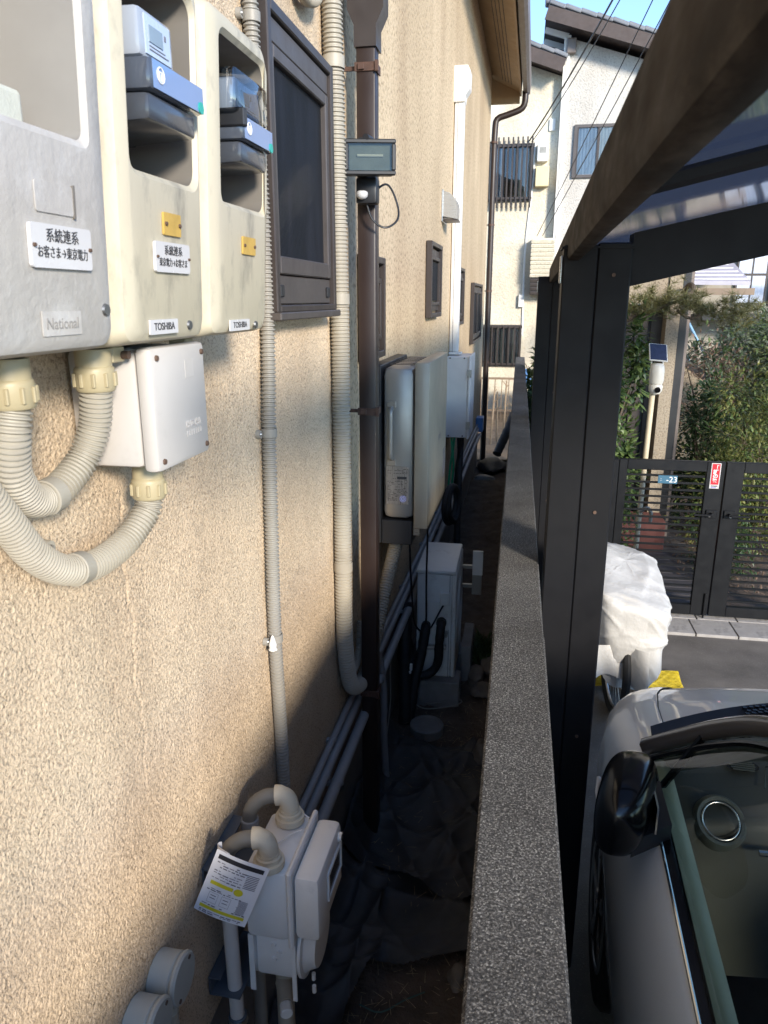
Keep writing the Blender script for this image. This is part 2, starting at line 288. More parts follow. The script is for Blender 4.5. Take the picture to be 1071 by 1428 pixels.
# ------------------------------------------------------------------ mesh builder
class G:
    def __init__(s): s.v = []; s.f = []
    def add(s, vs, fs):
        n = len(s.v); s.v += [tuple(p) for p in vs]; s.f += [tuple(i + n for i in f) for f in fs]; return s
    def box(s, c, d, bev=0.0, rot=None):
        c = Vector(c); hx, hy, hz = d[0] / 2, d[1] / 2, d[2] / 2
        b = min(bev, hx * 0.9, hy * 0.9, hz * 0.9)
        if b <= 0:
            vs = [Vector((x * hx, y * hy, z * hz)) for x in (-1, 1) for y in (-1, 1) for z in (-1, 1)]
            fs = [(0, 1, 3, 2), (4, 6, 7, 5), (0, 4, 5, 1), (2, 3, 7, 6), (0, 2, 6, 4), (1, 5, 7, 3)]
        else:
            bm = bmesh.new(); bmesh.ops.create_cube(bm, size=1.0)
            for v in bm.verts: v.co = Vector((v.co.x * 2 * hx, v.co.y * 2 * hy, v.co.z * 2 * hz))
            bmesh.ops.bevel(bm, geom=bm.edges[:], offset=b, segments=2 if b > 0.004 else 1, affect='EDGES', profile=0.5)
            bm.verts.index_update(); vs = [v.co.copy() for v in bm.verts]; fs = [tuple(v.index for v in f.verts) for f in bm.faces]; bm.free()
        if rot is not None: vs = [rot @ v for v in vs]
        return s.add([v + c for v in vs], fs)
    def bx(s, x0, x1, y0, y1, z0, z1, bev=0.0):
        return s.box(((x0 + x1) / 2, (y0 + y1) / 2, (z0 + z1) / 2), (abs(x1 - x0), abs(y1 - y0), abs(z1 - z0)), bev)
    def tube(s, path, r, n=12, caps=True):
        P = [Vector(p) for p in path]; k = len(P)
        rs = r if isinstance(r, (list, tuple)) else [r] * k
        T = []
        for i in range(k):
            t = (P[min(i + 1, k - 1)] - P[max(i - 1, 0)])
            T.append(t.normalized() if t.length > 1e-9 else Vector((0, 0, 1)))
        a = Vector((0, 0, 1)) if abs(T[0].z) < 0.9 else Vector((1, 0, 0))
        u = (a - T[0] * a.dot(T[0])).normalized()
        vs = []; fs = []
        for i in range(k):
            u = (u - T[i] * u.dot(T[i])).normalized(); w = T[i].cross(u)
            for j in range(n):
                an = 2 * math.pi * j / n
                vs.append(P[i] + (u * math.cos(an) + w * math.sin(an)) * rs[i])
        for i in range(k - 1):
            for j in range(n):
                j2 = (j + 1) % n
                fs.append((i * n + j, i * n + j2, (i + 1) * n + j2, (i + 1) * n + j))
        if caps:
            fs.append(tuple(range(n - 1, -1, -1))); fs.append(tuple((k - 1) * n + j for j in range(n)))
        return s.add(vs, fs)
    def cyl(s, p0, p1, r0, r1=None, n=16, bev=0.0):
        r1 = r0 if r1 is None else r1
        if bev:
            d = (Vector(p1) - Vector(p0)).normalized() * bev
            return s.tube([p0, Vector(p0) + d * 0.02, Vector(p0) + d, Vector(p1) - d, Vector(p1) - d * 0.02, p1], [r0 - bev, r0 - bev, r0, r1, r1 - bev, r1 - bev], n)
        return s.tube([p0, p1], [r0, r1], n)
    def ring(s, c, axis, R0, r, n=32, m=8):
        axis = Vector(axis).normalized(); a = Vector((0, 0, 1)) if abs(axis.z) < 0.9 else Vector((1, 0, 0))
        u = axis.cross(a).normalized(); w = axis.cross(u); c = Vector(c); vs = []; fs = []
        for i in range(n):
            an = 2 * math.pi * i / n; d = u * math.cos(an) + w * math.sin(an)
            for j in range(m):
                b = 2 * math.pi * j / m; vs.append(c + d * (R0 + r * math.cos(b)) + axis * (r * math.sin(b)))
        for i in range(n):
            for j in range(m):
                i2 = (i + 1) % n; j2 = (j + 1) % m
                fs.append((i * m + j, i2 * m + j, i2 * m + j2, i * m + j2))
        return s.add(vs, fs)
    def lathe(s, prof, o, axis=(0, 0, 1), n=24):
        axis = Vector(axis).normalized(); o = Vector(o)
        return s.tube([o + axis * h + axis * (1e-5 * i) for i, (r, h) in enumerate(prof)], [r for r, h in prof], n) if False else s._lathe(prof, o, axis, n)
    def _lathe(s, prof, o, axis, n):
        a = Vector((0, 0, 1)) if abs(axis.z) < 0.9 else Vector((1, 0, 0))
        u = axis.cross(a).normalized(); w = axis.cross(u); vs = []; fs = []
        for r, h in prof:
            for j in range(n):
                an = 2 * math.pi * j / n; vs.append(o + axis * h + (u * math.cos(an) + w * math.sin(an)) * r)
        for i in range(len(prof) - 1):
            for j in range(n):
                j2 = (j + 1) % n; fs.append((i * n + j, i * n + j2, (i + 1) * n + j2, (i + 1) * n + j))
        fs.append(tuple(range(n - 1, -1, -1))); fs.append(tuple((len(prof) - 1) * n + j for j in range(n)))
        return s.add(vs, fs)
    def grid(s, nu, nv, fn):
        vs = [fn(i / (nu - 1), j / (nv - 1)) for i in range(nu) for j in range(nv)]
        fs = [(i * nv + j, (i + 1) * nv + j, (i + 1) * nv + j + 1, i * nv + j + 1) for i in range(nu - 1) for j in range(nv - 1)]
        return s.add(vs, fs)
    def prism(s, pts, d):
        d = Vector(d); n = len(pts); P = [Vector(p) for p in pts]
        fs = [tuple(range(n)), tuple(range(2 * n - 1, n - 1, -1))] + [(i, i + n, (i + 1) % n + n, (i + 1) % n) for i in range(n)]
        return s.add(P + [p + d for p in P], fs)
    def leaf(s, c, d, up, L, W):
        d = d.normalized(); sd = d.cross(up)
        sd = sd.normalized() if sd.length > 1e-6 else Vector((1, 0, 0)); nn = sd.cross(d)
        c = Vector(c); m = c + d * L * 0.5 + nn * L * 0.06
        return s.add([c, m + sd * W * 0.5 - nn * W * 0.15, c + d * L - nn * L * 0.08, m - sd * W * 0.5 - nn * W * 0.15, m], [(0, 1, 4), (1, 2, 4), (2, 3, 4), (3, 0, 4)])

def spline(pts, step):
    P = [Vector(p) for p in pts]; Q = [P[0] * 2 - P[1]] + P + [P[-1] * 2 - P[-2]]; out = []
    for i in range(1, len(Q) - 2):
        for k in range(24):
            t = k / 24
            out.append(0.5 * ((2 * Q[i]) + (Q[i + 1] - Q[i - 1]) * t + (2 * Q[i - 1] - 5 * Q[i] + 4 * Q[i + 1] - Q[i + 2]) * t * t + (3 * Q[i] - Q[i - 1] - 3 * Q[i + 1] + Q[i + 2]) * t ** 3))
    out.append(P[-1]); res = [out[0]]; acc = 0.0
    for a, b in zip(out, out[1:]):
        L = (b - a).length
        while acc + L >= step:
            t = (step - acc) / L; a = a.lerp(b, t); res.append(a); L = (b - a).length; acc = 0.0
        acc += L
    if (res[-1] - out[-1]).length > step * 0.3: res.append(out[-1])
    return res
def smooth_path(pts, step=0.02): return spline(pts, step)
def corr(pts, r, pitch, amp, n=16):
    P = spline(pts, pitch / 4); pat = [r, r, r - amp, r - amp]
    return G().tube(P, [pat[i % 4] for i in range(len(P))], n)

K = 0.018; TH = math.atan(K)
MH = Matrix.Translation((-0.645, 0, 0)) @ Matrix.Rotation(-TH, 4, 'Z')   # wall frame: x = out of the house wall, y = along it
ID = Matrix.Identity(4)

def mesh_obj(name, g, mat, base=(0, 0, 0), smooth=False):
    me = bpy.data.meshes.new(name); b = Vector(base)
    me.from_pydata([(p[0] - b[0], p[1] - b[1], p[2] - b[2]) for p in g.v], [], g.f)
    me.materials.append(MAT[mat] if isinstance(mat, str) else mat)
    if smooth:
        me.shade_smooth()
        if smooth != 'all': me.set_sharp_from_angle(angle=R(40 if smooth is True else smooth))
    o = bpy.data.objects.new(name, me); col.objects.link(o); return o
class Thing:
    def __init__(s, name, label, cat, base, house=False, group=None, M=None):
        s.base = Vector(base); s.o = bpy.data.objects.new(name, None); s.o.empty_display_size = 0.05
        col.objects.link(s.o); s.M = M if M is not None else (MH if house else ID)
        s.o.matrix_world = s.M @ Matrix.Translation(s.base)
        s.o['label'] = label; s.o['category'] = cat
        if group: s.o['group'] = group
    def part(s, name, g, mat, smooth=False, parent=None, label=None, kind=None):
        o = mesh_obj(name, g, mat, s.base, smooth); o.parent = parent or s.o
        if label: o['label'] = label
        if kind: o['kind'] = kind
        return o
    def text(s, body, size, pos, right, up, mat, parent=None, name='lettering', align='CENTER', ext=0.0004, sx=1.0, bold=0.0, vert=False):
        cu = bpy.data.curves.new('t', 'FONT'); cu.body = body; cu.size = size; cu.extrude = ext; cu.align_x = align; cu.align_y = 'CENTER'; cu.offset = bold
        if vert: cu.space_line = 0.85
        to = bpy.data.objects.new('t', cu); col.objects.link(to)
        bpy.context.view_layer.update()
        me = bpy.data.meshes.new_from_object(to.evaluated_get(bpy.context.evaluated_depsgraph_get()))
        bpy.data.objects.remove(to); bpy.data.curves.remove(cu)
        r = Vector(right).normalized() * sx; u = Vector(up).normalized(); n = Vector(right).normalized().cross(u)
        for v in me.vertices:
            v.co = Vector(pos) - s.base + r * v.co.x + u * v.co.y + n * v.co.z
        me.materials.clear(); me.materials.append(MAT[mat]); me.name = name
        o = bpy.data.objects.new(name, me); col.objects.link(o); o.parent = parent or s.o; return o
def single(name, label, cat, g, mat, base, house=False, group=None, smooth=False):
    o = mesh_obj(name, g, mat, base, smooth); o.matrix_world = (MH if house else ID) @ Matrix.Translation(Vector(base))
    o['label'] = label; o['category'] = cat
    if group: o['group'] = group
    return o
def struct(name, g, mat, house=False, smooth=False, kind='structure'):
    o = mesh_obj(name, g, mat, (0, 0, 0), smooth); o['kind'] = kind
    if house: o.matrix_world = MH.copy()
    return o
def share(proto, name, loc, parent, rot=None):
    c = bpy.data.objects.new(name, proto.data); col.objects.link(c); c.parent = parent; c.location = loc
    if rot: c.rotation_euler = rot
    return c
X, Y, Z = Vector((1, 0, 0)), Vector((0, 1, 0)), Vector((0, 0, 1))

# ================================================================== LARGE STRUCTURE
# ---- ground sheets
struct('ground', G().grid(2, 2, lambda u, v: (-300 + 600 * u, -300 + 600 * v, -0.06)), 'soil_dry')
struct('driveway', G().bx(0.10, 9.0, -8, 4.92, -0.055, 0.0), 'asphalt')
def soil_h(x, y):
    return 0.018 * math.sin(3.1 * x + 1.7 * y) + 0.012 * math.sin(7.3 * y + 2.1 * x) + 0.008 * math.sin(17 * y - 11 * x)
struct('alley_ground', G().grid(40, 400, lambda u, v: (-0.75 + 0.78 * u, -2.5 + 13.0 * v, soil_h(-0.75 + 0.78 * u, -2.5 + 13.0 * v) + random.uniform(-0.006, 0.006))), 'soil', smooth='all')
struct('back_yard', G().grid(30, 40, lambda u, v: (-4.0 + 4.6 * u, 10.45 + 5.5 * v, 0.01 + random.uniform(-0.015, 0.02))), 'soil_dry', smooth='all')
struct('garden_ground', G().grid(60, 60, lambda u, v: (0.2 + 9 * u, 5.46 + 12 * v, -0.01 + random.uniform(-0.012, 0.02))), 'soil', smooth='all')

# ---- tiled threshold below the gate
pave = mesh_obj('pavement', G().bx(0.45, 3.3, 4.925, 5.455, -0.05, -0.004), 'concrete_blk'); pave['kind'] = 'structure'
tile_p = None
for r_ in range(2):
    for c_ in range(10):
        loc = (0.60 + c_ * 0.272 + 0.06 * r_, 5.06 + r_ * 0.262, 0.006)
        if tile_p is None:
            tile_p = mesh_obj('tile', G().box((0, 0, 0), (0.264, 0.254, 0.022), 0.003), 'tile'); tile_p.parent = pave; tile_p.location = loc
        else: share(tile_p, 'tile', loc, pave)
path = mesh_obj('garden_path', G().prism([(0.78, 5.458, -0.02), (1.62, 5.458, -0.02), (1.45, 9.0, -0.02), (1.05, 9.0, -0.02)], (0, 0, 0.02)), 'soil'); path['kind'] = 'structure'
strip_p = None
for i in range(21):
    yy = 5.54 + i * 0.165; w = 0.78 - 0.02 * i
    loc = (1.20 + 0.003 * i, yy, 0.012)
    if strip_p is None:
        strip_p = mesh_obj('slate_strip', G().box((0, 0, 0), (0.78, 0.155, 0.022), 0.003), 'slate'); strip_p.parent = path; strip_p.location = loc
    else: share(strip_p, 'slate_strip', loc, path)

# ---- the house along the alley
house = Thing('house', 'beige stucco house with brown window frames and tan eaves lining the alley', 'house', (0, 0, 0), house=True)
ZT = 4.80
def wall_mesh():
    y0, y1, z0, z1, st = 0.36, 2.44, 0.60, 3.20, 0.0033
    ny = int(round((y1 - y0) / st)) + 1; nz = int(round((z1 - z0) / st)) + 1
    rng = np.random.default_rng(3); f = np.fft.rfft2(rng.standard_normal((ny, nz)))
    ky = np.fft.fftfreq(ny, st)[:, None]; kz = np.fft.rfftfreq(nz, st)[None, :]; k = np.sqrt(ky ** 2 + kz ** 2)
    h = np.fft.irfft2(f * np.exp(-((k - 118) / 55) ** 2), s=(ny, nz)); h /= h.std()
    lowf = np.fft.irfft2(f * np.exp(-(k / 9) ** 2), s=(ny, nz)); lowf /= lowf.std()
    h = np.tanh(h * 0.9) * 0.0016 + lowf * 0.0007 - np.clip(np.fft.irfft2(f * np.exp(-((k - 60) / 25) ** 2), s=(ny, nz)) / np.fft.irfft2(f * np.exp(-((k - 60) / 25) ** 2), s=(ny, nz)).std() - 2.3, 0, 2) * 0.0035
    # a fine vertical crack in the render
    yy = np.linspace(y0, y1, ny); zz = np.linspace(z0, z1, nz)
    cy = 1.075 + 0.006 * np.sin(zz * 31) + 0.004 * np.sin(zz * 83 + 1)
    dd = np.abs(yy[:, None] - cy[None, :]); on = ((zz < 1.90) & (zz > 1.20))[None, :]
    h = h - np.where(on, 0.0045 * np.exp(-(dd / 0.0024) ** 2) * np.clip((zz - 1.20) / 0.5, 0, 1)[None, :], 0)
    h[0, :] = h[-1, :] = 0; h[:, 0] = h[:, -1] = 0
    V = np.empty((ny, nz, 3)); V[..., 0] = h; V[..., 1] = yy[:, None]; V[..., 2] = zz[None, :]
    idx = np.arange(ny * nz).reshape(ny, nz)
    F = np.stack([idx[:-1, :-1], idx[1:, :-1], idx[1:, 1:], idx[:-1, 1:]], -1).reshape(-1, 4)
    me = bpy.data.meshes.new('wall'); nq = len(F)
    me.vertices.add(ny * nz); me.vertices.foreach_set('co', V.ravel())
    me.loops.add(nq * 4); me.loops.foreach_set('vertex_index', F.ravel().astype(np.int32))
    me.polygons.add(nq); me.polygons.foreach_set('loop_start', np.arange(0, nq * 4, 4, dtype=np.int32))
    me.polygons.foreach_set('use_smooth', np.ones(nq, dtype=bool)); me.update(calc_edges=True); me.validate()
    me.materials.append(MAT['stucco_near'])
    return me
wo_ = bpy.data.objects.new('wall', wall_mesh()); col.objects.link(wo_); wo_.parent = house.o
gw = G()
gw.bx(-0.2, 0, 2.44, 10.1, 0.60, ZT)             # beyond the relief patch
gw.bx(-0.2, 0, -6, 0.36, 0.60, ZT)
gw.bx(-0.2, 0, 0.36, 2.44, 3.20, ZT)
gw.bx(-0.2, -0.02, 0.36, 2.44, 0.60, 3.20)
gw.bx(-7.0, -0.2, 9.9, 10.1, 0.60, ZT); gw.bx(-7.0, -0.2, -6, -5.8, 0.60, ZT)
house.part('wall', gw, 'stucco')
house.part('foundation', G().bx(-0.25, -0.022, -6, 10.08, -0.05, 0.60).bx(-7.0, -0.25, 9.88, 10.08, -0.05, 0.6), 'foundation')
# eave: sloping tan soffit boards, fascia, box gutter
sof = G().prism([(0.0, -6, ZT - 0.02), (0.335, -6, ZT - 0.18), (0.335, -6, ZT - 0.165), (0.0, -6, ZT - 0.005)], (0, 16.3, 0))
so = house.part('soffit', sof, 'soffit')
gv = G()
for i in range(210):
    yy = 4.0 + i * 0.029
    for r_ in range(4):
        xx = 0.13 + r_ * 0.035; zz = ZT - 0.02 - xx * 0.478 - 0.0022
        gv.box((xx, yy + 0.012 * (r_ % 2), zz), (0.008, 0.015, 0.002))
vv = house.part('vent_slots', gv, 'dark_room', parent=so); vv['kind'] = 'stuff'
house.part('fascia', G().bx(0.335, 0.355, -6, 10.3, ZT - 0.22, ZT - 0.02).bx(-0.1, 0.335, 10.285, 10.305, ZT - 0.30, ZT + 0.2), 'soffit')
gp = [(0.365, ZT - 0.06), (0.375, ZT - 0.20), (0.425, ZT - 0.215), (0.455, ZT - 0.19), (0.465, ZT - 0.06)]
house.part('eaves_gutter', G().prism([(a, -6, b) for a, b in gp], (0, 16.32, 0)), 'fascia')
house.part('roof', G().prism([(0.42, -6.1, ZT - 0.03), (0.42, -6.1, ZT + 0.03), (-3.6, -6.1, ZT + 1.95), (-3.6, -6.1, ZT + 1.88)], (0, 16.5, 0)).prism([(-3.6, -6.1, ZT + 1.88), (-3.6, -6.1, ZT + 1.95), (-7.6, -6.1, ZT + 0.03), (-7.6, -6.1, ZT - 0.03)], (0, 16.5, 0)), 'roof_tile')

def frame(x0, x1, y0, y1, z0, z1, t, bev=0.003, b=None):
    b = t if b is None else b
    return G().bx(x0, x1, y0, y0 + t, z0, z1, bev).bx(x0, x1, y1 - t, y1, z0, z1, bev).bx(x0, x1, y0 + t, y1 - t, z1 - t, z1, bev).bx(x0, x1, y0 + t, y1 - t, z0, z0 + b, bev)
# large window
w = house.part('window', frame(0.004, 0.050, 1.758, 2.312, 2.168, 2.830, 0.026, b=0.018), 'bronze_alu', label='large dark sliding window with an insect screen')
house.part('head_panel', G().bx(0.008, 0.040, 1.786, 2.284, 2.752, 2.802, 0.002), 'bronze_light', parent=w)
house.part('sash', frame(0.012, 0.042, 1.786, 2.284, 2.258, 2.750, 0.030, b=0.042), 'bronze_light', parent=w)
house.part('insect_screen', G().bx(0.024, 0.027, 1.814, 2.256, 2.298, 2.722), 'screen', parent=w)
house.part('lower_panel', G().bx(0.008, 0.036, 1.786, 2.284, 2.188, 2.255, 0.002), 'bronze_light', parent=w)
for yl in (1.806, 2.236):
    lt = house.part('latch', G().bx(0.036, 0.043, yl, yl + 0.028, 2.205, 2.233, 0.002), 'black_plastic', parent=w)
house.part('sill', G().bx(0.004, 0.060, 1.750, 2.320, 2.150, 2.169, 0.003), 'bronze_light', parent=w)
def small_window(y0, y1, z0, z1, label, two=False):
    w = house.part('window', frame(0.003, 0.04, y0, y1, z0, z1, 0.026), 'bronze_alu', label=label)
    mids = [(y0 + 0.045, y1 - 0.045)] if not two else [(y0 + 0.045, (y0 + y1) / 2 - 0.01), ((y0 + y1) / 2 + 0.01, y1 - 0.045)]
    for a, b in mids:
        house.part('sash', frame(0.010, 0.032, a, b, z0 + 0.07, z1 - 0.08, 0.022), 'bronze_alu', parent=w)
        house.part('pane', G().bx(0.014, 0.018, a + 0.03, b - 0.03, z0 + 0.10, z1 - 0.11), 'screen', parent=w)
    for za, zb in ((z0 + 0.04, z0 + 0.07), (z1 - 0.08, z1 - 0.04)): house.part('panel', G().bx(0.006, 0.022, y0 + 0.04, y1 - 0.04, za, zb), 'bronze_alu', parent=w)
small_window(2.80, 3.16, 1.97, 2.36, 'small dark window partly behind the brown downpipe')
small_window(4.60, 5.12, 2.09, 2.53, 'narrow bronze window below the steel vent hood')
small_window(6.30, 6.80, 1.99, 2.45, 'bronze window half hidden by the white duct')
small_window(7.9, 9.15, 1.75, 2.36, 'twin bronze window near the house corner', two=True)

# ---- the concrete wall between alley and car port
bw = Thing('boundary_wall', 'grey weathered concrete boundary wall running between alley and carport', 'wall', (0.03, 4, -0.05))
bw.part('wall_body', G().bx(-0.020, 0.083, -3.0, 10.4, -0.05, 1.385), 'concrete_blk')
for i, y0 in enumerate((-3.0, -0.6, 1.62, 4.02, 6.42, 8.82)):
    y1 = (-0.6, 1.62, 4.02, 6.42, 8.82, 10.4)[i]; j = (0.0, 0.0012, -0.0006, 0.001, -0.001, 0.0)[i]; zt = 1.450 + j * 0.5
    bw.part('coping', G().prism([(-0.0275 + j, y0, 1.386), (0.0905 + j, y0, 1.386), (0.0905 + j, y0, zt - 0.005), (0.0865 + j, y0, zt), (-0.0235 + j, y0, zt), (-0.0275 + j, y0, zt - 0.005)], (0, y1 - y0 - 0.0006, 0)), 'wall_top')

# ---- carport
cp = Thing('carport', 'dark aluminium carport with bronze gutter and tinted roof panels', 'carport', (0.2, 2.1, 0))
def post(yy, lab):
    p = cp.part('post', G().bx(0.105, 0.1912, yy, yy + 0.11, 0.0, 2.335, 0.003).bx(0.1920, 0.278, yy + 0.001, yy + 0.11, 0.0, 2.34, 0.004), 'carport_dark', label=lab)
    for zz in (2.26, 1.62, 0.9):
        cp.part('screw', G().cyl((0.235, yy - 0.0025, zz), (0.235, yy + 0.002, zz), 0.005, 0.005, 10), 'rust', True, parent=p)
    cp.part('cap_flange', G().bx(0.100, 0.283, yy - 0.003, yy + 0.113, 2.326, 2.331), 'carport_dark', parent=p)
    cp.part('bracket', G().bx(0.098, 0.104, yy + 0.005, yy + 0.05, 2.24, 2.31, 0.002), 'steel', parent=p)
    return p
post(2.10, 'near carport post'); post(4.95, 'far carport post')
def roofz(x): return 2.345 + 0.235 * (x - 0.12) - 0.028 * max(0, x - 0.12) ** 2
for yy in (2.10, 4.95):
    xs = [0.280 + i * 0.2 for i in range(13)]
    pts = [(x, yy + 0.02, roofz(x) - 0.018) for x in xs] + [(x, yy + 0.02, roofz(x) - 0.150 + 0.02 * (x - 0.28) / 2.4) for x in reversed(xs)]
    cp.part('arm', G().prism(pts, (0, 0.085, 0)), 'carport_dark')
def gx(y): return 0.0 + 0.0195 * (y - 0.7)
gpro = [(0.088, 2.385), (0.087, 2.310), (0.090, 2.300), (0.098, 2.297), (0.118, 2.297), (0.123, 2.302), (0.123, 2.385)]
yA, yB = 0.28, 5.16
n_ = len(gpro)
gg = G().add([(a + gx(yA), yA, b) for a, b in gpro] + [(a + gx(yB), yB, b) for a, b in gpro], [tuple(range(n_))[::-1], tuple(range(n_, 2 * n_))] + [(i, (i + 1) % n_, (i + 1) % n_ + n_, i + n_) for i in range(n_)])
cp.part('gutter', gg, 'gutter_brown', smooth=50)
ys = [0.29, 1.15, 2.155, 3.15, 4.10, 5.005, 5.14]
for a, b in zip(ys, ys[1:]):
    cp.part('roof_panel', G().grid(14, 2, lambda u, v: (0.126 + gx(a + (b - a) * v) + 2.5 * u, a + (b - a) * v, roofz(0.14 + 2.5 * u) + 0.012)), 'poly', smooth='all')
for yy in ys[:-1]:
    if yy in (2.155, 5.005): continue
    cp.part('rafter', G().tube([(0.15 + gx(yy) + 0.1 * i, yy, roofz(0.15 + 0.1 * i) - 0.004) for i in range(25)], 0.013, 6), 'carport_dark')
cp.part('ridge_beam', G().bx(2.62, 2.72, 0.28, 5.16, roofz(2.62) - 0.05, roofz(2.62) + 0.05, 0.004), 'carport_dark')

# ================================================================== THINGS ON THE HOUSE WALL (x = out, y = along, z = up)
def of(z): return 0.155 + 0.045 * (z - 2.14)
def rrect(y0, y1, z0, z1, r, q=6):
    out = []
    for (cy, cz, a0) in ((y1 - r, z1 - r, 0), (y0 + r, z1 - r, 90), (y0 + r, z0 + r, 180), (y1 - r, z0 + r, 270)):
        for k in range(q + 1):
            a = R(a0 + 90 * k / q); out.append((cy + r * math.cos(a), cz + r * math.sin(a)))
    return out
def shell(y0, y1, z0, z1, h, ro, ri, recess):
    L = []
    L.append([(0.003, y, z) for y, z in rrect(y0, y1, z0, z1, ro)])
    L.append([(of(z) - 0.050, y, z) for y, z in rrect(y0, y1, z0, z1, ro)])
    L.append([(of(z) - 0.024, y, z) for y, z in rrect(y0 + 0.004, y1 - 0.004, z0 + 0.003, z1 - 0.004, ro)])
    L.append([(of(z) - 0.007, y, z) for y, z in rrect(y0 + 0.013, y1 - 0.012, z0 + 0.008, z1 - 0.010, ro)])
    L.append([(of(z), y, z) for y, z in rrect(y0 + 0.028, y1 - 0.024, z0 + 0.018, z1 - 0.020, ro)])
    L.append([(of(z), y, z) for y, z in rrect(h[0] - 0.006, h[1] + 0.004, h[2] - 0.008, h[3] + 0.006, ri)])
    L.append([(of(z) - 0.007, y, z) for y, z in rrect(h[0], h[1], h[2], h[3], ri)])
    n = len(L[0]); g = G(); vs = [p for l in L for p in l]
    fs = [(a * n + i, a * n + (i + 1) % n, (a + 1) * n + (i + 1) % n, (a + 1) * n + i) for a in range(len(L) - 1) for i in range(n)]
    return g.add(vs, fs)
def lining(h, ri, recess):  # side walls of the opening, split off to take the painted recess shade
    L = [[(of(z) - 0.0072, y, z) for y, z in rrect(*h, ri)], [(recess, y, z) for y, z in rrect(*h, ri)]]; n = len(L[0])
    return G().add(L[0] + L[1], [(i, (i + 1) % n, n + (i + 1) % n, n + i) for i in range(n)])
def screwhead(t, p, ax, r=0.006, mat='screw', parent=None):
    o = t.part('screw', G().cyl(Vector(p), Vector(p) + Vector(ax) * 0.003, r, r * 0.85, 12), mat, True, parent)
    return o
def fx(y, z, d=0.0): return (of(z) + d, y, z)
UPT = Vector((0.045, 0, 1)).normalized()
def plate(t, name, y0, y1, z0, z1, mat, th=0.004, r=0.004, lift=0.0):
    pts = [(of(z) + lift + 0.0005, y, z) for y, z in rrect(y0, y1, z0, z1, r, 3)]
    return t.part(name, G().prism(pts, (th, 0, 0)), mat)

# grey box
t = Thing('meter_box', 'weathered grey plastic meter box with an open empty window', 'meter box', (0, 0.72, 2.14), True)
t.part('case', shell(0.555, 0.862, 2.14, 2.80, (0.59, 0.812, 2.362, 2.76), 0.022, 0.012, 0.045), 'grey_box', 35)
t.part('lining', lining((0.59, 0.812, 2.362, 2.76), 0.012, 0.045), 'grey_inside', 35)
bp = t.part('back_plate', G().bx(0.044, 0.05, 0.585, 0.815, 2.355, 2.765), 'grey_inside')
t.part('partition', G().bx(0.05, 0.085, 0.60, 0.735, 2.40, 2.74, 0.004), 'grey_inside')
t.part('terminal_block', G().bx(0.05, 0.12, 0.60, 0.775, 2.364, 2.405, 0.006), 'block_pale')
t.part('grommet', G().ring((0.0865, 0.700, 2.475), X, 0.011, 0.005), 'grey_inside', True)
rc = plate(t, 'label_recess', 0.712, 0.775, 2.283, 2.312, 'grey_box', 0.0012, 0.003)
plate(t, 'recess_rim', 0.775, 0.7785, 2.281, 2.314, 'box_inside', 0.0022, 0.001)
sg = plate(t, 'notice_plate', 0.696, 0.800, 2.230, 2.272, 'sign_white', 0.004, 0.004)
t.text('系統連系', 0.0145, fx(0.748, 2.2605, 0.0048), Y, UPT, 'ink', sg, sx=0.98, bold=0.0)
t.text('お客さま→東京電力', 0.0125, fx(0.748, 2.2445, 0.0048), Y, UPT, 'ink', sg, sx=0.78, bold=0.0)
for yy in (0.700, 0.796): screwhead(t, fx(yy, 2.251, 0.004), X, 0.0022, 'rust', sg)
rr_ = plate(t, 'maker_frame', 0.708, 0.776, 2.163, 2.188, 'grey_box', 0.0012, 0.001)
t.text('National', 0.0165, fx(0.742, 2.1750, 0.0015), Y, UPT, 'emboss_grey', rr_, ext=0.0009, bold=0.0)
screwhead(t, fx(0.828, 2.188, 0), X, 0.0075)
# cream boxes
def cream(y0, y1, hole, label):
    t = Thing('meter_box', label, 'meter box', (0, (y0 + y1) / 2, 2.14), True)
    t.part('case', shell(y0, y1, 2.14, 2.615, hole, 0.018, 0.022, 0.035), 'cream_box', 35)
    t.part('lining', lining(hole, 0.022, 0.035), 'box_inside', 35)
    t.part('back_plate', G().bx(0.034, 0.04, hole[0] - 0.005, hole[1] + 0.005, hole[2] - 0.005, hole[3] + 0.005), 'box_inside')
    return t
t = cream(0.868, 1.118, (0.905, 1.088, 2.352, 2.580), 'cream meter box with a white notice plate under its meter window')
op = plate(t, 'ochre_plate', 0.975, 1.024, 2.281, 2.309, 'brass_sticker', 0.003, 0.002)
for yy in (0.980, 1.019): screwhead(t, fx(yy, 2.295, 0.003), X, 0.0028, 'rust', op)
sg = plate(t, 'notice_plate', 0.947, 1.047, 2.234, 2.272, 'sign_white', 0.004, 0.004)
t.text('系統連系', 0.0135, fx(0.997, 2.261, 0.0048), Y, UPT, 'ink', sg, sx=0.98, bold=0.0)
t.text('東京電力→お客さま', 0.0115, fx(0.997, 2.246, 0.0048), Y, UPT, 'ink', sg, sx=0.80, bold=0.0)
for yy in (0.951, 1.043): screwhead(t, fx(yy, 2.253, 0.004), X, 0.002, 'rust', sg)
bdg = plate(t, 'maker_badge', 0.928, 1.008, 2.155, 2.174, 'sign_white', 0.002, 0.001)
t.text('TOSHIBA', 0.0135, fx(0.968, 2.1645, 0.0027), Y, UPT, 'ink', bdg, bold=0.0001, sx=1.05)
screwhead(t, fx(1.048, 2.164, 0), X, 0.007)
t = cream(1.128, 1.392, (1.178, 1.374, 2.347, 2.578), 'cream meter box without a notice plate beside the corrugated conduit')
op = plate(t, 'ochre_plate', 1.254, 1.312, 2.272, 2.300, 'brass_sticker', 0.003, 0.002)
for yy in (1.260, 1.306): screwhead(t, fx(yy, 2.286, 0.003), X, 0.0028, 'rust', op)
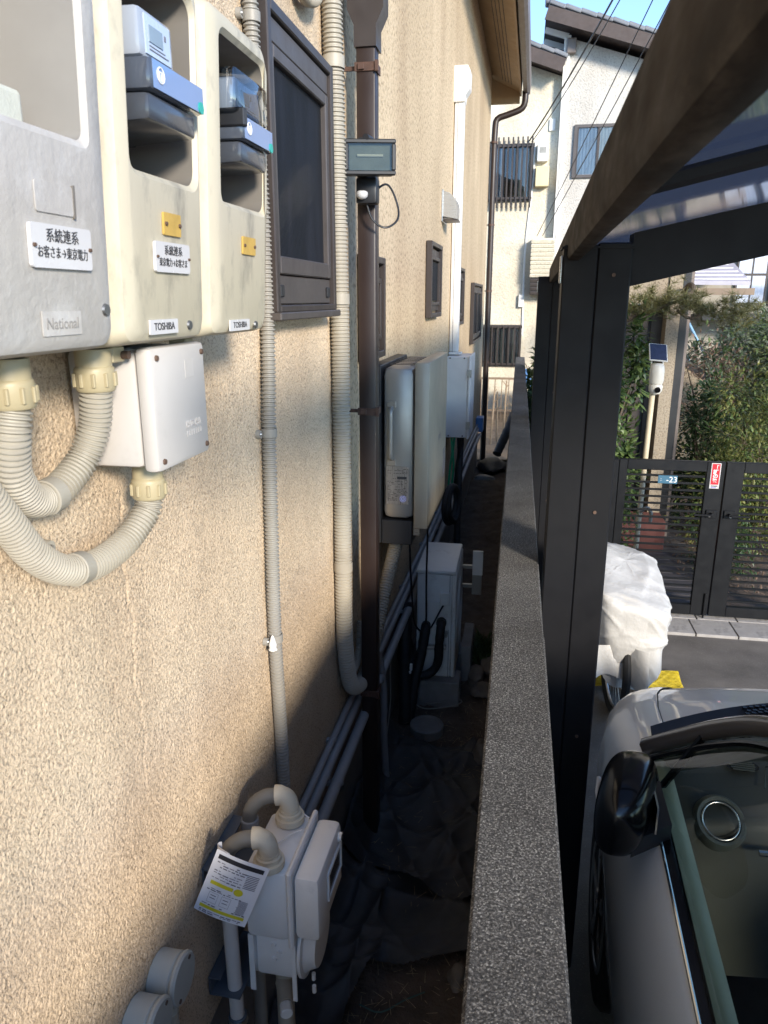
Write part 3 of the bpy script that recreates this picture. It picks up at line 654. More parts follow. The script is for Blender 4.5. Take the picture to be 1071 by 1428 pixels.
bdg = plate(t, 'maker_badge', 1.196, 1.284, 2.149, 2.167, 'sign_white', 0.002, 0.001)
t.text('TOSHIBA', 0.0135, fx(1.240, 2.158, 0.0027), Y, UPT, 'ink', bdg, bold=0.0001, sx=1.1)
screwhead(t, fx(1.318, 2.156, 0), X, 0.007)
# the two electricity meters inside
def tapered(x0, x1, y0, y1, z0, z1, dy, dz, bev=0.006):
    g = G().bx(x0, x1, y0, y1, z0, z1, bev)
    xm = (x0 + x1) / 2
    g.v = [((x, y + (dy if y < (y0 + y1) / 2 else -dy), z + (dz if z < (z0 + z1) / 2 else 0)) if x > xm else (x, y, z)) for x, y, z in g.v]
    return g
def emeter(y0, y1, yu, label, clear):
    t = Thing('electricity_meter', label, 'meter', (0.04, (y0 + y1) / 2, 2.40), True)
    t.part('base', G().bx(0.040, 0.085, y0 - 0.01, y1 + 0.008, 2.405, 2.53, 0.004), 'meter_dark')
    t.part('terminal_cover', tapered(0.05, 0.184, y0, y1 - 0.014, 2.400, 2.437, 0.004, 0.006), 'meter_dark', 35)
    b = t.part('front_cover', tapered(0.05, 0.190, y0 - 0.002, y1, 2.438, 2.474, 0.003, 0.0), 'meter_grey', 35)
    t.part('sky_tint_plate', G().bx(0.1898, 0.1906, y0 + 0.008, y1 - 0.004, 2.4405, 2.4715), 'meter_sky_tint', False, b)  # thin plate added to carry the painted sky reflection
    lg = t.part('maker_ring', G().ring((0.1912, y0 + 0.026, 2.457), X, 0.0085, 0.0010, 24, 6), 'white_ink', True, b)
    t.part('maker_bar', G().bx(0.1905, 0.1916, y0 + 0.0195, y0 + 0.0325, 2.4595, 2.461).bx(0.1905, 0.1916, y0 + 0.022, y0 + 0.0235, 2.451, 2.4605).bx(0.1905, 0.1916, y0 + 0.0285, y0 + 0.030, 2.451, 2.4605), 'white_ink', False, b)
    t.part('seal', G().cyl((0.1900, y1 - 0.014, 2.446), (0.1922, y1 - 0.014, 2.446), 0.0075, n=16), 'green_seal', True, b)
    f = t.part('meter_face', tapered(0.05, 0.178, y0 + 0.002, yu, 2.475, 2.528, 0.003, 0), 'meter_face', 35)
    t.part('face_label', G().bx(0.1775, 0.1792, y0 + 0.018, yu - 0.014, 2.480, 2.522), 'meter_pale', False, f)
    t.part('display', G().bx(0.179, 0.1805, y0 + 0.026, y0 + 0.060, 2.494, 2.512), 'lcd', False, f)
    t.part('print', G().bx(0.179, 0.1800, y0 + 0.066, y0 + 0.070, 2.505, 2.511).bx(0.179, 0.1800, y0 + 0.026, yu - 0.022, 2.4855, 2.4868).bx(0.179, 0.1800, y0 + 0.026, yu - 0.03, 2.4895, 2.4905), 'grey_ink', False, f)
    if clear:
        t.part('clear_cover', tapered(0.05, 0.188, y0 - 0.02, yu + 0.012, 2.476, 2.536, 0.004, 0), 'clear_cover', 35)
        t.part('lever', G().bx(0.15, 0.194, y0 - 0.004, y0 + 0.012, 2.456, 2.482, 0.002), 'black_plastic')
    return t
emeter(0.918, 1.070, 1.014, 'dark electricity meter with a broad front cover and pale display', False)
emeter(1.212, 1.352, 1.330, 'dark electricity meter with a clear bulging cover and lever', True)

# pull box under the meter boxes
t = Thing('pull_box', 'square white plastic pull box hung below the cream meter boxes', 'junction box', (0, 1.05, 1.96), True)
t.part('box_body', G().bx(0.002, 0.108, 0.972, 1.140, 1.965, 2.132, 0.010), 'pullbox', 35)
ld = t.part('lid', G().bx(0.1085, 0.134, 0.968, 1.144, 1.960, 2.136, 0.008), 'pullbox', 35)
for yy in (0.983, 1.129):
    for zz in (1.975, 2.121): screwhead(t, (0.134, yy, zz), X, 0.0045, 'rust', ld)
t.part('maker_stamp', G().bx(0.1338, 0.1346, 1.070, 1.098, 2.086, 2.112), 'pullbox', False, ld)
t.text('150×150', 0.015, (0.1342, 1.085, 2.015), Y, Z, 'pullbox', ld, ext=0.0008, bold=0.0004)
gk = G()
for k in range(7): gk.bx(0.1341, 0.1349, 1.062 + k * 0.008, 1.0635 + k * 0.008, 1.998, 2.006); gk.bx(0.1341, 0.1349, 1.0635 + k * 0.008, 1.067 + k * 0.008, 2.0005 + 0.003 * (k % 2), 2.0017 + 0.003 * (k % 2))
t.part('stamp_marks', gk, 'pullbox', False, ld)
t.part('lug', G().bx(0.07, 0.10, 0.93, 0.962, 2.118, 2.139, 0.002), 'connector'); t.part('lug', G().bx(0.07, 0.10, 1.150, 1.178, 2.118, 2.139, 0.002), 'connector')
t.part('lug_screw', G().cyl((0.10, 0.955, 2.127), (0.110, 0.955, 2.127), 0.0055, n=10), 'rust'); t.part('lug_screw', G().cyl((0.10, 1.168, 2.129), (0.112, 1.168, 2.129), 0.0055, n=10), 'rust')

# looped conduits
def connector(t, p, d, r):
    p = Vector(p); d = Vector(d).normalized()
    c = t.part('connector', G()._lathe([(r * 1.08, 0), (r * 1.12, 0.002), (r * 1.12, 0.022), (r * 1.22, 0.024), (r * 1.25, 0.028), (r * 1.25, 0.050), (r * 1.15, 0.054), (r * 0.9, 0.056)], p, d, 24), 'connector', True)
    a = d.orthogonal().normalized(); b = d.cross(a); g = G()
    for k in range(10):
        an = 2 * math.pi * k / 10; q = p + d * 0.039 + (a * math.cos(an) + b * math.sin(an)) * r * 1.26
        g.box(q, (0.005, 0.005, 0.018), 0.001, d.to_track_quat('Z', 'Y').to_matrix())
    t.part('grip_ribs', g, 'connector', False, c)
    return c
def saddle(t, p, d, r, side, mat='conduit'):
    p = Vector(p); d = Vector(d).normalized(); s = Vector(side)
    c = t.part('saddle_clip', G().tube([p - d * 0.011, p - d * 0.010, p + d * 0.010, p + d * 0.011], [r * 1.0, r * 1.10, r * 1.10, r * 1.0], 20, False), mat, True)
    q = p + s * (r + 0.010); q.x = 0.010
    t.part('clip_tab', G().cyl((0.001, q.y, q.z), (0.012, q.y, q.z), 0.011, 0.010, 16), mat, True, c)
    t.part('clip_screw', G().cyl((0.012, q.y, q.z), (0.0145, q.y, q.z), 0.005, 0.004, 12), 'steel', True, c)
t = Thing('conduit', 'short beige corrugated conduit looping in a U below the grey meter box', 'conduit', (0.06, 0.83, 1.95), True)
p1 = [(0.085, 0.742, 2.088), (0.080, 0.738, 2.05), (0.066, 0.752, 2.005), (0.050, 0.800, 1.962), (0.046, 0.850, 1.958), (0.058, 0.898, 1.990), (0.074, 0.912, 2.035), (0.085, 0.908, 2.088)]
t.part('hose', corr(p1, 0.0215, 0.0066, 0.0036, 20), 'conduit', 50)
connector(t, (0.085, 0.742, 2.138), (0, 0, -1), 0.0205); connector(t, (0.085, 0.908, 2.138), (0, 0, -1), 0.0205)
saddle(t, (0.047, 0.838, 1.957), (0, 1, 0.06), 0.0215, (0, -0.35, 0.94))
t = Thing('conduit', 'long beige corrugated conduit curving from the pull box bottom below the U loop', 'conduit', (0.05, 0.83, 1.86), True)
p2 = [(0.075, 1.040, 1.906), (0.070, 1.030, 1.880), (0.055, 0.985, 1.845), (0.046, 0.915, 1.835), (0.044, 0.850, 1.852), (0.048, 0.790, 1.895), (0.055, 0.735, 1.962), (0.058, 0.68, 2.03), (0.06, 0.60, 2.10)]
t.part('hose', corr(p2, 0.0212, 0.0066, 0.0036, 20), 'conduit', 50)
connector(t, (0.075, 1.040, 1.958), (0, -0.04, -1), 0.0205)
saddle(t, (0.045, 0.882, 1.842), (0, -1, 0.15), 0.0212, (0, -0.2, 0.97))

# vertical conduits
t = Thing('conduit', 'thin grey corrugated conduit running down beside the cream meter box', 'conduit', (0.02, 1.76, 0.86), True)
t.part('hose', corr([(0.022, 1.735, 3.05), (0.022, 1.735, 2.70), (0.022, 1.760, 2.30), (0.022, 1.752, 2.05), (0.022, 1.735, 1.88), (0.022, 1.722, 1.60), (0.022, 1.715, 1.36), (0.022, 1.728, 1.10), (0.022, 1.735, 0.86)], 0.0180, 0.0100, 0.0040, 16), 'conduit_grey', 50)
saddle(t, (0.022, 1.735, 1.885), Z, 0.018, (0, -1, 0), 'conduit_grey'); saddle(t, (0.022, 1.717, 1.345), Z, 0.018, (0, -1, 0), 'conduit_grey'); saddle(t, (0.022, 1.735, 2.775), Z, 0.018, (0, -1, 0), 'conduit_grey')
single('putty_patch', 'white putty smear on the conduit clip low on the wall', 'putty', G()._lathe([(0.004, -0.01), (0.012, -0.006), (0.009, 0.0), (0.011, 0.008), (0.004, 0.03), (0.001, 0.034)], Vector((0.024, 1.690, 1.33)), Z, 10), 'white_plastic', (0.02, 1.69, 1.32), True, smooth=True)
t = Thing('conduit', 'thick beige corrugated conduit beside the downpipe dipping to the inverter', 'conduit', (0.03, 2.44, 0.75), True)
pB = [(0.034, 2.372, 3.30), (0.034, 2.375, 3.0), (0.034, 2.395, 2.6), (0.034, 2.410, 2.1), (0.034, 2.405, 1.6), (0.034, 2.400, 1.15), (0.036, 2.412, 0.95), (0.040, 2.47, 0.80), (0.045, 2.60, 0.735), (0.05, 2.74, 0.75), (0.06, 2.86, 0.86), (0.08, 2.97, 1.02), (0.10, 3.08, 1.16), (0.11, 3.14, 1.24)]
t.part('hose', corr(pB, 0.0305, 0.0118, 0.0045, 20), 'conduit', 50)
for zz, yy in ((2.86, 2.380), (2.20, 2.408), (1.30, 2.402)): t.part('saddle_clip', G().tube([(0.034, yy, zz - 0.016), (0.034, yy, zz + 0.016)], 0.0325, 20, False), 'conduit', True)
t = Thing('conduit', 'slim beige corrugated conduit tucked between thick conduit and downpipe', 'conduit', (0.02, 2.5, 0.8), True)
t.part('hose', corr([(0.018, 2.435, 3.30), (0.018, 2.44, 2.9), (0.018, 2.458, 2.4), (0.018, 2.463, 1.9), (0.018, 2.460, 1.4), (0.020, 2.47, 0.98), (0.022, 2.52, 0.84), (0.022, 2.60, 0.80), (0.022, 2.68, 0.84), (0.022, 2.72, 0.95)], 0.0165, 0.0100, 0.0032, 14), 'conduit', 50)
t = Thing('conduit', 'beige conduit elbow dipping over the top of the window', 'conduit', (0.03, 2.15, 2.93), True)
t.part('hose', corr([(0.03, 2.03, 3.06), (0.03, 2.045, 2.985), (0.03, 2.10, 2.945), (0.03, 2.17, 2.95), (0.03, 2.235, 2.985), (0.03, 2.26, 3.06)], 0.0185, 0.006, 0.002, 16), 'conduit', 50)

# brown square downpipe
t = Thing('downpipe', 'square brown downpipe standing in front of the house wall with a hopper on top', 'downpipe', (0.08, 2.63, 0), True)
t.part('pipe', G().bx(0.050, 0.112, 2.60, 2.662, -0.02, 2.97, 0.006), 'brown_pipe', 35)
t.part('hopper', G().prism([(0.046, 2.592, 2.96), (0.117, 2.592, 2.96), (0.117, 2.592, 3.02), (0.142, 2.58, 3.06), (0.142, 2.58, 3.40), (0.028, 2.58, 3.40), (0.028, 2.58, 3.06), (0.046, 2.592, 3.02)], (0, 0.085, 0)), 'bronze_alu', 35)
for zz in (2.905, 1.815, 0.695):
    c = t.part('pipe_clamp', G().bx(0.046, 0.116, 2.595, 2.599, zz - 0.013, zz + 0.013, 0.001).bx(0.1125, 0.117, 2.5995, 2.666, zz - 0.013, zz + 0.013, 0.001).bx(0.0, 0.046, 2.612, 2.620, zz - 0.006, zz + 0.006), 'brown_clamp')
    t.part('clamp_latch', G().bx(0.058, 0.078, 2.588, 2.595, zz - 0.009, zz + 0.009, 0.001), 'brown_clamp', False, c); t.part('clamp_latch', G().bx(0.112, 0.124, 2.590, 2.60, zz - 0.016, zz + 0.016, 0.001), 'brown_clamp', False, c)
t = Thing('downpipe', 'thin brown downpipe bending from the eaves gutter at the far house corner', 'downpipe', (0.06, 10.17, 0), True)
t.part('pipe', G().tube(smooth_path([(0.40, 10.20, 4.62), (0.40, 10.20, 4.50), (0.36, 10.2, 4.42), (0.20, 10.19, 4.36), (0.085, 10.18, 4.32), (0.055, 10.17, 4.22), (0.05, 10.16, 3.6), (0.05, 10.15, 2.0), (0.05, 10.15, -0.02)], 0.04), 0.038, 12), 'brown_pipe', True)
for zz in (4.05, 3.1, 2.3, 1.4): t.part('pipe_clamp', G().tube([(0.05, 10.155, zz - 0.012), (0.05, 10.155, zz + 0.012)], 0.043, 12, False).bx(-0.08, 0.02, 10.15, 10.158, zz - 0.006, zz + 0.006), 'brown_clamp', True)

# floodlight on the downpipe
t = Thing('floodlight', 'black rectangular sensor floodlight strapped to the brown downpipe', 'floodlight', (0.08, 2.50, 2.48), True)
RT = Matrix.Rotation(R(14), 3, 'Z')
def rotbox(c, d, bev, piv=(0.115, 2.50, 2.62)):
    pv = Vector(piv); return G().box(pv + RT @ (Vector(c)), d, bev, RT)
def ring4(w_, h_, tt, dpt, yy):
    g = G()
    for c, d in (((0, yy, h_ / 2 - tt / 2), (w_, dpt, tt)), ((0, yy, -h_ / 2 + tt / 2), (w_, dpt, tt)), ((-w_ / 2 + tt / 2, yy, 0), (tt, dpt, h_ - 2 * tt)), ((w_ / 2 - tt / 2, yy, 0), (tt, dpt, h_ - 2 * tt))):
        q = rotbox(c, d, 0.003); g.add(q.v, q.f)
    return g
lh = t.part('lamp_housing', rotbox((0, 0.0, 0), (0.150, 0.05, 0.095), 0.008), 'black_plastic', 35)
t.part('bezel', ring4(0.158, 0.102, 0.013, 0.02, -0.034), 'black_plastic', False, lh)
t.part('reflector', rotbox((0, -0.027, 0), (0.130, 0.004, 0.075), 0.001), 'lamp_back', False, lh)
t.part('halogen_tube', G().tube([Vector((0.115, 2.50, 2.625)) + RT @ Vector((-0.04, -0.032, 0)), Vector((0.115, 2.50, 2.625)) + RT @ Vector((0.04, -0.032, 0))], 0.004, 8), 'white_plastic', True, lh)
t.part('lamp_glass', rotbox((0, -0.040, 0), (0.134, 0.003, 0.078), 0.0), 'lamp_glass', False, lh)
t.part('hinge_knob', G().cyl((0.112, 2.455, 2.675), (0.118, 2.50, 2.675), 0.010, n=16), 'black_plastic', True)
sb = t.part('sensor_housing', G().bx(0.062, 0.130, 2.53, 2.585, 2.495, 2.575, 0.008), 'black_plastic', 35)
t.part('sensor_dome', G()._lathe([(0.0, -0.016), (0.010, -0.014), (0.017, -0.008), (0.019, 0.0), (0.018, 0.006), (0.012, 0.010)], Vector((0.085, 2.520, 2.522)), Z, 20), 'sensor', True, sb)
t.part('mount_strap', G().bx(0.046, 0.120, 2.592, 2.598, 2.687, 2.694).bx(0.114, 0.120, 2.598, 2.668, 2.687, 2.694).bx(0.07, 0.10, 2.53, 2.598, 2.575, 2.69, 0.003), 'black_plastic')
t.part('cable', G().tube(smooth_path([(0.10, 2.56, 2.52), (0.15, 2.60, 2.56), (0.182, 2.62, 2.50), (0.185, 2.60, 2.45), (0.150, 2.57, 2.425), (0.110, 2.56, 2.45), (0.092, 2.55, 2.50)], 0.008), 0.0035, 8), 'black_plastic', True)

# solar inverter
t = Thing('power_inverter', 'silver wall inverter with a champagne front and black mounting plate', 'inverter', (0.1, 3.25, 1.19), True)
t.part('mounting_plate', G().bx(0.004, 0.055, 2.97, 3.62, 1.20, 1.945, 0.003).bx(0.055, 0.185, 2.985, 3.60, 1.195, 1.300, 0.003), 'inverter_black')
b = t.part('casing', G().bx(0.057, 0.192, 2.985, 3.60, 1.303, 1.940, 0.035), 'inverter', 35)
fp = t.part('front_cover', G().bx(0.1935, 0.252, 2.975, 3.61, 1.272, 1.958, 0.005), 'inverter_front', 35)
for k in range(7): t.part('vent_slot', G().bx(0.07 + 0.001, 0.185, 3.08 + k * 0.07, 3.10 + k * 0.07, 1.9395, 1.9415), 'dark_room', False, b)
hd = t.part('handle', G().tube(smooth_path([(0.098, 2.985, 1.775), (0.098, 2.962, 1.765), (0.098, 2.957, 1.74), (0.098, 2.957, 1.60), (0.098, 2.962, 1.575), (0.098, 2.985, 1.565)], 0.01), 0.0095, 10), 'inverter', True, b)
for zz in (1.79, 1.55): t.part('handle_foot', G().bx(0.080, 0.116, 2.979, 2.985, zz - 0.012, zz + 0.012, 0.001), 'steel', False, hd)
np_ = t.part('nameplate', G().bx(0.075, 0.172, 2.9815, 2.9848, 1.372, 1.535, 0.001), 'steel_plate', False, b)
gt = G(); rnd = random.Random(5)
for k in range(24):
    zz = 1.523 - k * 0.0058
    if 1.500 > zz > 1.488: continue
    x = 0.081
    while x < 0.164:
        L = rnd.uniform(0.004, 0.014)
        if rnd.random() < 0.62 and not (x > 0.122 and 1.41 > zz): gt.bx(x, min(x + L, 0.167), 2.9808, 2.9813, zz - 0.0009, zz + 0.0009)
        x += L + 0.003
t.part('print', gt, 'ink', False, np_); t.part('black_field', G().bx(0.122, 0.162, 2.9808, 2.9814, 1.481, 1.492), 'ink', False, np_)
t.part('round_mark', G().ring((0.147, 2.981, 1.397), Y, 0.0125, 0.0018, 24, 5).ring((0.147, 2.981, 1.397), Y, 0.006, 0.0022, 16, 5), 'lilac', True, np_)
for xx in (0.080, 0.167):
    for zz in (1.377, 1.530): t.part('screw', G().cyl((xx, 2.9775, zz), (xx, 2.9815, zz), 0.003, n=10), 'steel', True, np_)
gk = G(); rk = random.Random(2)
for k in range(9): gk.add([(0.2524, 3.30 + k * 0.010 + 0.006, 1.588), (0.2524, 3.30 + k * 0.010 + 0.0085, 1.588), (0.2524, 3.30 + k * 0.010 + rk.uniform(0.004, 0.014), 1.606 + rk.uniform(0, 0.014)), (0.2524, 3.30 + k * 0.010 + 0.003, 1.606 + rk.uniform(0, 0.010))], [(0, 1, 2, 3)])
t.part('maker_mark', gk, 'grey_ink', False, fp)
gl = G(); rnd = random.Random(8)
for k in range(24):
    x = 3.50
    while x < 3.585:
        L = rnd.uniform(0.004, 0.014); gl.bx(0.2522, 0.2527, x, min(x + L, 3.59), 1.51 - k * 0.006, 1.513 - k * 0.006); x += L + 0.004
t.part('caution_print', gl, 'grey_ink', False, fp)
for yy in (3.00, 3.59): t.part('stay', G().bx(0.19, 0.215, yy, yy + 0.008, 1.235, 1.275), 'steel')

# white metering box further along + duct + vent hood
t = Thing('wall_cabinet', 'tall white steel cabinet on the wall past the inverter', 'cabinet', (0.1, 6.0, 1.145), True)
t.part('cabinet_body', G().bx(0.004, 0.170, 5.82, 6.22, 1.15, 1.775, 0.004), 'white_enamel')
dr = t.part('door', G().bx(0.172, 0.190, 5.812, 6.228, 1.142, 1.783, 0.004), 'white_enamel')
t.part('hinge', G().bx(0.165, 0.198, 5.806, 5.812, 1.62, 1.68), 'steel', False, dr); t.part('hinge', G().bx(0.165, 0.198, 5.806, 5.812, 1.22, 1.28), 'steel', False, dr)
for xx in (0.03, 0.14): 
    for zz in (1.765, 1.165): t.part('rivet', G().cyl((xx, 5.814, zz), (xx, 5.82, zz), 0.006, n=8), 'rust')
for k, (dx, dy, m_) in enumerate(((0.05, 5.86, 'green_wire'), (0.075, 5.88, 'green_wire'), (0.10, 5.90, 'black_plastic'), (0.12, 5.92, 'black_plastic'))):
    t.part('cable', G().tube(smooth_path([(dx, dy, 1.16), (dx + 0.01 * (-1) ** k, dy, 1.02), (dx - 0.005, dy + 0.02, 0.90), (dx - 0.02, dy + 0.05, 0.72)], 0.02), 0.009 if k < 2 else 0.013, 8), m_, True)
t = Thing('pipe_duct', 'white plastic pipe duct rising up the wall above the white cabinet', 'duct', (0.04, 6.0, 1.78), True)
t.part('duct', G().bx(0.003, 0.075, 5.96, 6.045, 1.80, 3.60, 0.016), 'white_plastic', 35)
t.part('duct_seam', G().bx(0.028, 0.032, 5.9585, 5.9598, 1.80, 3.55), 'grey_ink')
t.part('wall_cap', G().prism([(0.0, 5.94, 3.56), (0.078, 5.94, 3.56), (0.082, 5.94, 3.60), (0.112, 5.94, 3.64), (0.115, 5.94, 3.75), (0.095, 5.94, 3.79), (0.0, 5.94, 3.79)], (0, 0.125, 0)), 'white_plastic')
t.part('flange', G().bx(0.003, 0.10, 5.94, 6.06, 1.783, 1.80, 0.003), 'white_plastic')
t = Thing('vent_hood', 'small quarter round steel vent hood beside the white duct', 'vent hood', (0.05, 5.42, 2.70), True)
arc = [(0.0, 2.89)] + [(0.105 * math.sin(R(a)), 2.785 + 0.105 * math.cos(R(a))) for a in range(10, 91, 10)] + [(0.105, 2.715), (0.0, 2.735)]
t.part('hood', G().prism([(a, 5.33, b) for a, b in arc], (0, 0.19, 0)), 'steel', 35)
t.part('hood_base', G().bx(0.0, 0.010, 5.315, 5.535, 2.70, 2.90, 0.002), 'steel')
t.part('drip_lip', G().bx(0.0, 0.11, 5.328, 5.522, 2.706, 2.714), 'bronze_alu')

# low pipes along the foundation
for k, (oo, zz, rr, y0, y1, lab) in enumerate(((0.020, 0.690, 0.012, 1.75, 9.4, 'thin grey pipe, uppermost of the pipes along the foundation'), (0.030, 0.645, 0.017, 1.6, 9.6, 'grey pipe, middle one of the pipes along the foundation'), (0.060, 0.590, 0.020, 1.65, 9.2, 'thick pale grey pipe, lowest of the pipes along the foundation'))):
    t = Thing('wall_pipe', lab, 'pipe', (oo, 4, zz), True)
    t.part('pipe', G().tube(smooth_path([(oo, y0, zz), (oo, 3.0, zz + 0.004), (oo + 0.004, 5.0, zz - 0.006), (oo, 7.5, zz + 0.004), (oo, y1, zz)], 0.15), rr, 12), 'pipe_grey', True)
    for yy in [y0 + 0.5 + 0.75 * i for i in range(9)]:
        t.part('pipe_clip', G().tube([(oo, yy, zz), (oo, yy + 0.018, zz)], rr * 1.18, 12, False).bx(-0.02, oo, yy, yy + 0.016, zz - 0.008, zz + 0.008), 'pipe_grey', True)
t = Thing('drain_hose', 'pale grey hose dropping from the low pipes beside the downpipe to the ground', 'hose', (0.04, 2.9, 0), True)
t.part('hose', G().tube(smooth_path([(0.05, 2.74, 0.93), (0.052, 2.80, 0.80), (0.06, 2.90, 0.70), (0.07, 2.95, 0.52), (0.07, 2.96, 0.30), (0.075, 2.98, 0.08), (0.08, 2.99, 0.0)], 0.03), 0.0165, 12), 'pipe_grey', True)
single('blue_box', 'small blue plastic box on the wall near the far house corner', 'box', G().bx(0.0, 0.09, 9.30, 9.50, 0.60, 0.78, 0.01), 'blue_plastic', (0.04, 9.4, 0.60), True)

# round junction boxes
for (yy, zz, lab) in ((1.040, 0.955, 'round grey junction box just left of the gas meter, upper of two'), (0.945, 0.950, 'round grey junction box farther from the gas meter, lower of two')):
    t = Thing('round_box', lab, 'junction box', (0.03, yy, zz - 0.05), True)
    t.part('box_body', G().cyl((0.0, yy, zz), (0.045, yy, zz), 0.046, 0.046, 40, 0.003), 'round_box', 35)
    ld = t.part('lid', G().cyl((0.0455, yy, zz), (0.058, yy, zz), 0.0485, 0.0485, 40, 0.004), 'round_box', 35)
    for a in (50, 230): t.part('screw', G().cyl((0.058, yy + 0.037 * math.cos(R(a)), zz + 0.037 * math.sin(R(a))), (0.0595, yy + 0.037 * math.cos(R(a)), zz + 0.037 * math.sin(R(a))), 0.0045, n=10), 'rust', True, ld)
    t.part('outlet', G().cyl((0.022, yy, zz - 0.045), (0.022, yy, zz - 0.085), 0.017, 0.016, 16), 'round_box', True)
    t.part('hose', corr([(0.022, yy, zz - 0.083), (0.022, yy, zz - 0.20), (0.015, yy, zz - 0.5), (0.0, yy, 0.0)], 0.0145, 0.0075, 0.002, 12), 'conduit', 50)

# gas meter
t = Thing('gas_meter', 'white gas meter with a flanged seam and dark reading window near the wall foot', 'gas meter', (0.17, 1.36, 0.62), True)
bk = t.part('back_case', G().bx(0.085, 0.186, 1.272, 1.470, 0.828, 1.010, 0.014), 'gas_white', 35)
t.part('seam_flange', G().bx(0.1865, 0.1985, 1.262, 1.480, 0.820, 1.022, 0.004), 'gas_white', 35)
fc = t.part('front_case', G().bx(0.199, 0.258, 1.270, 1.472, 0.842, 1.008, 0.014), 'gas_white', 35)
t.part('window_frame', frame(0.2575, 0.2625, 1.335, 1.452, 0.895, 0.968, 0.008, 0.001), 'gas_white', False, fc)
t.part('reading_window', G().bx(0.257, 0.2595, 1.343, 1.444, 0.903, 0.960), 'meter_dark', False, fc)
t.part('button', G().cyl((0.257, 1.440, 0.985), (0.266, 1.440, 0.985), 0.011, n=16), 'white_plastic', True, fc)
t.part('button_cap', G().cyl((0.266, 1.440, 0.985), (0.2675, 1.440, 0.985), 0.007, n=16), 'meter_dark', True, fc)
lw = t.part('lower_case', G().bx(0.100, 0.195, 1.285, 1.455, 0.712, 0.828, 0.010), 'gas_white', 35)
for k, (oa, ob) in enumerate(((0.075, 0.0995), (0.1955, 0.235))):
    t.part('diaphragm_cover', G()._lathe([(0.085, 0), (0.092, 0.003), (0.092, 0.010), (0.080, 0.013), (0.074, 0.020), (0.066, abs(ob - oa) - 0.002), (0.05, abs(ob - oa))], Vector((oa if k else ob, 1.37, 0.762)), X if k else -X, 40), 'gas_white', 35)
for k in range(3):
    t.part('bolt', G().cyl((0.145 + 0.012 * (k % 2), 1.278, 0.805 - 0.020 * k), (0.145 + 0.012 * (k % 2), 1.285, 0.805 - 0.020 * k), 0.006, n=8), 'gas_white', True, lw)
t.part('flange_bracket', G().bx(0.186, 0.196, 1.281, 1.285, 0.655, 0.825), 'gas_white'); t.part('flange_bracket', G().bx(0.085, 0.098, 1.281, 1.285, 0.668, 0.825), 'gas_white')
for k in range(4): t.part('flange_bolt', G().cyl((0.198 + 0.010 * k, 1.40 - 0.03 * k, 0.683 - 0.002 * k), (0.198 + 0.010 * k, 1.40 - 0.03 * k, 0.665 - 0.002 * k), 0.005, n=8), 'gas_white', True)
t.part('seal_wire', G().tube(smooth_path([(0.12, 1.33, 1.008), (0.13, 1.34, 1.016), (0.16, 1.39, 1.017), (0.184, 1.40, 1.024)], 0.01), 0.0018, 6), 'gas_white', True)
t.part('carry_wire', G().tube(smooth_path([(0.105, 1.44, 1.009), (0.12, 1.455, 1.022), (0.16, 1.455, 1.026), (0.186, 1.445, 1.022)], 0.01), 0.0018, 6), 'gas_white', True)
def gas_pipe(y, ey, label, vmat, vx, vz):
    g = Thing('gas_pipe', label, 'pipe', (0.1, y, 0.0), True)
    cx = 0.140
    g.part('union_nut', G()._lathe([(0.020, 0), (0.034, 0.002), (0.035, 0.010), (0.034, 0.017), (0.028, 0.018), (0.028, 0.028), (0.024, 0.030), (0.024, 0.036)], Vector((cx, y, 1.0115)), Z, 28), 'gas_cream', True)
    el = smooth_path([(cx, y, 1.038), (cx, y, 1.056), (cx - 0.007, y, 1.073), (cx - 0.022, y - 0.002, 1.080), (cx - 0.032, y - 0.004, 1.080)], 0.006)
    n = len(el); g.part('elbow', G().tube(el, [0.0222 if i not in (n - 1, n - 2, n - 3) else 0.0240 for i in range(n)], 20), 'gas_cream', True)
    bend = smooth_path([(cx - 0.030, y - 0.004, 1.080), (cx - 0.056, y - 0.010, 1.077), (cx - 0.078, y - 0.018, 1.062), (cx - 0.090, y - 0.022, 1.040), (cx - 0.092, y - 0.022, 1.02)], 0.006)
    g.part('bend', G().tube(bend, 0.0175, 18), 'bend_grey', True)
    g.part('coupling', G().cyl((cx - 0.092, y - 0.022, 1.022), (cx - 0.092, y - 0.022, 0.98), 0.021, n=18, bev=0.002), 'pipe_grey', True)
    g.part('riser', G().cyl((cx - 0.092, y - 0.022, 0.98), (cx - 0.092 + vx, y - 0.022, -0.03), 0.0165, n=18), vmat, True)
    return g, cx
ga, cx = gas_pipe(1.292, 0, 'cream elbow and grey bend gas pipe on the meter end by the paper tag', 'gas_pale', 0.012, 0)
ga.part('sleeve', G().cyl((cx - 0.087, 1.27, 0.60), (cx - 0.085, 1.27, 0.52), 0.021, n=18, bev=0.002), 'steel_blue', True)
ga.part('clamp', G().cyl((cx - 0.087, 1.27, 0.595), (cx - 0.086, 1.27, 0.58), 0.0225, n=18), 'steel', True)
gb, cx = gas_pipe(1.440, 0, 'cream elbow and grey bend gas pipe behind the meter top', 'gas_tan', 0.0, 0)
t = Thing('gas_cock', 'tan gas cock and vertical pipe under the meter', 'valve', (0.14, 1.36, 0), True)
t.part('pipe', G().cyl((0.135, 1.37, -0.03), (0.135, 1.37, 0.712), 0.021, n=18), 'gas_tan', True)
t.part('collar', G()._lathe([(0.022, 0), (0.027, 0.003), (0.027, 0.03), (0.023, 0.034)], Vector((0.135, 1.37, 0.66)), Z, 20), 'gas_tan', True)
t.part('cock_body', G().tube([(0.135, 1.36, 0.615), (0.150, 1.33, 0.615), (0.160, 1.305, 0.615)], [0.02, 0.018, 0.016], 16), 'gas_tan', True)
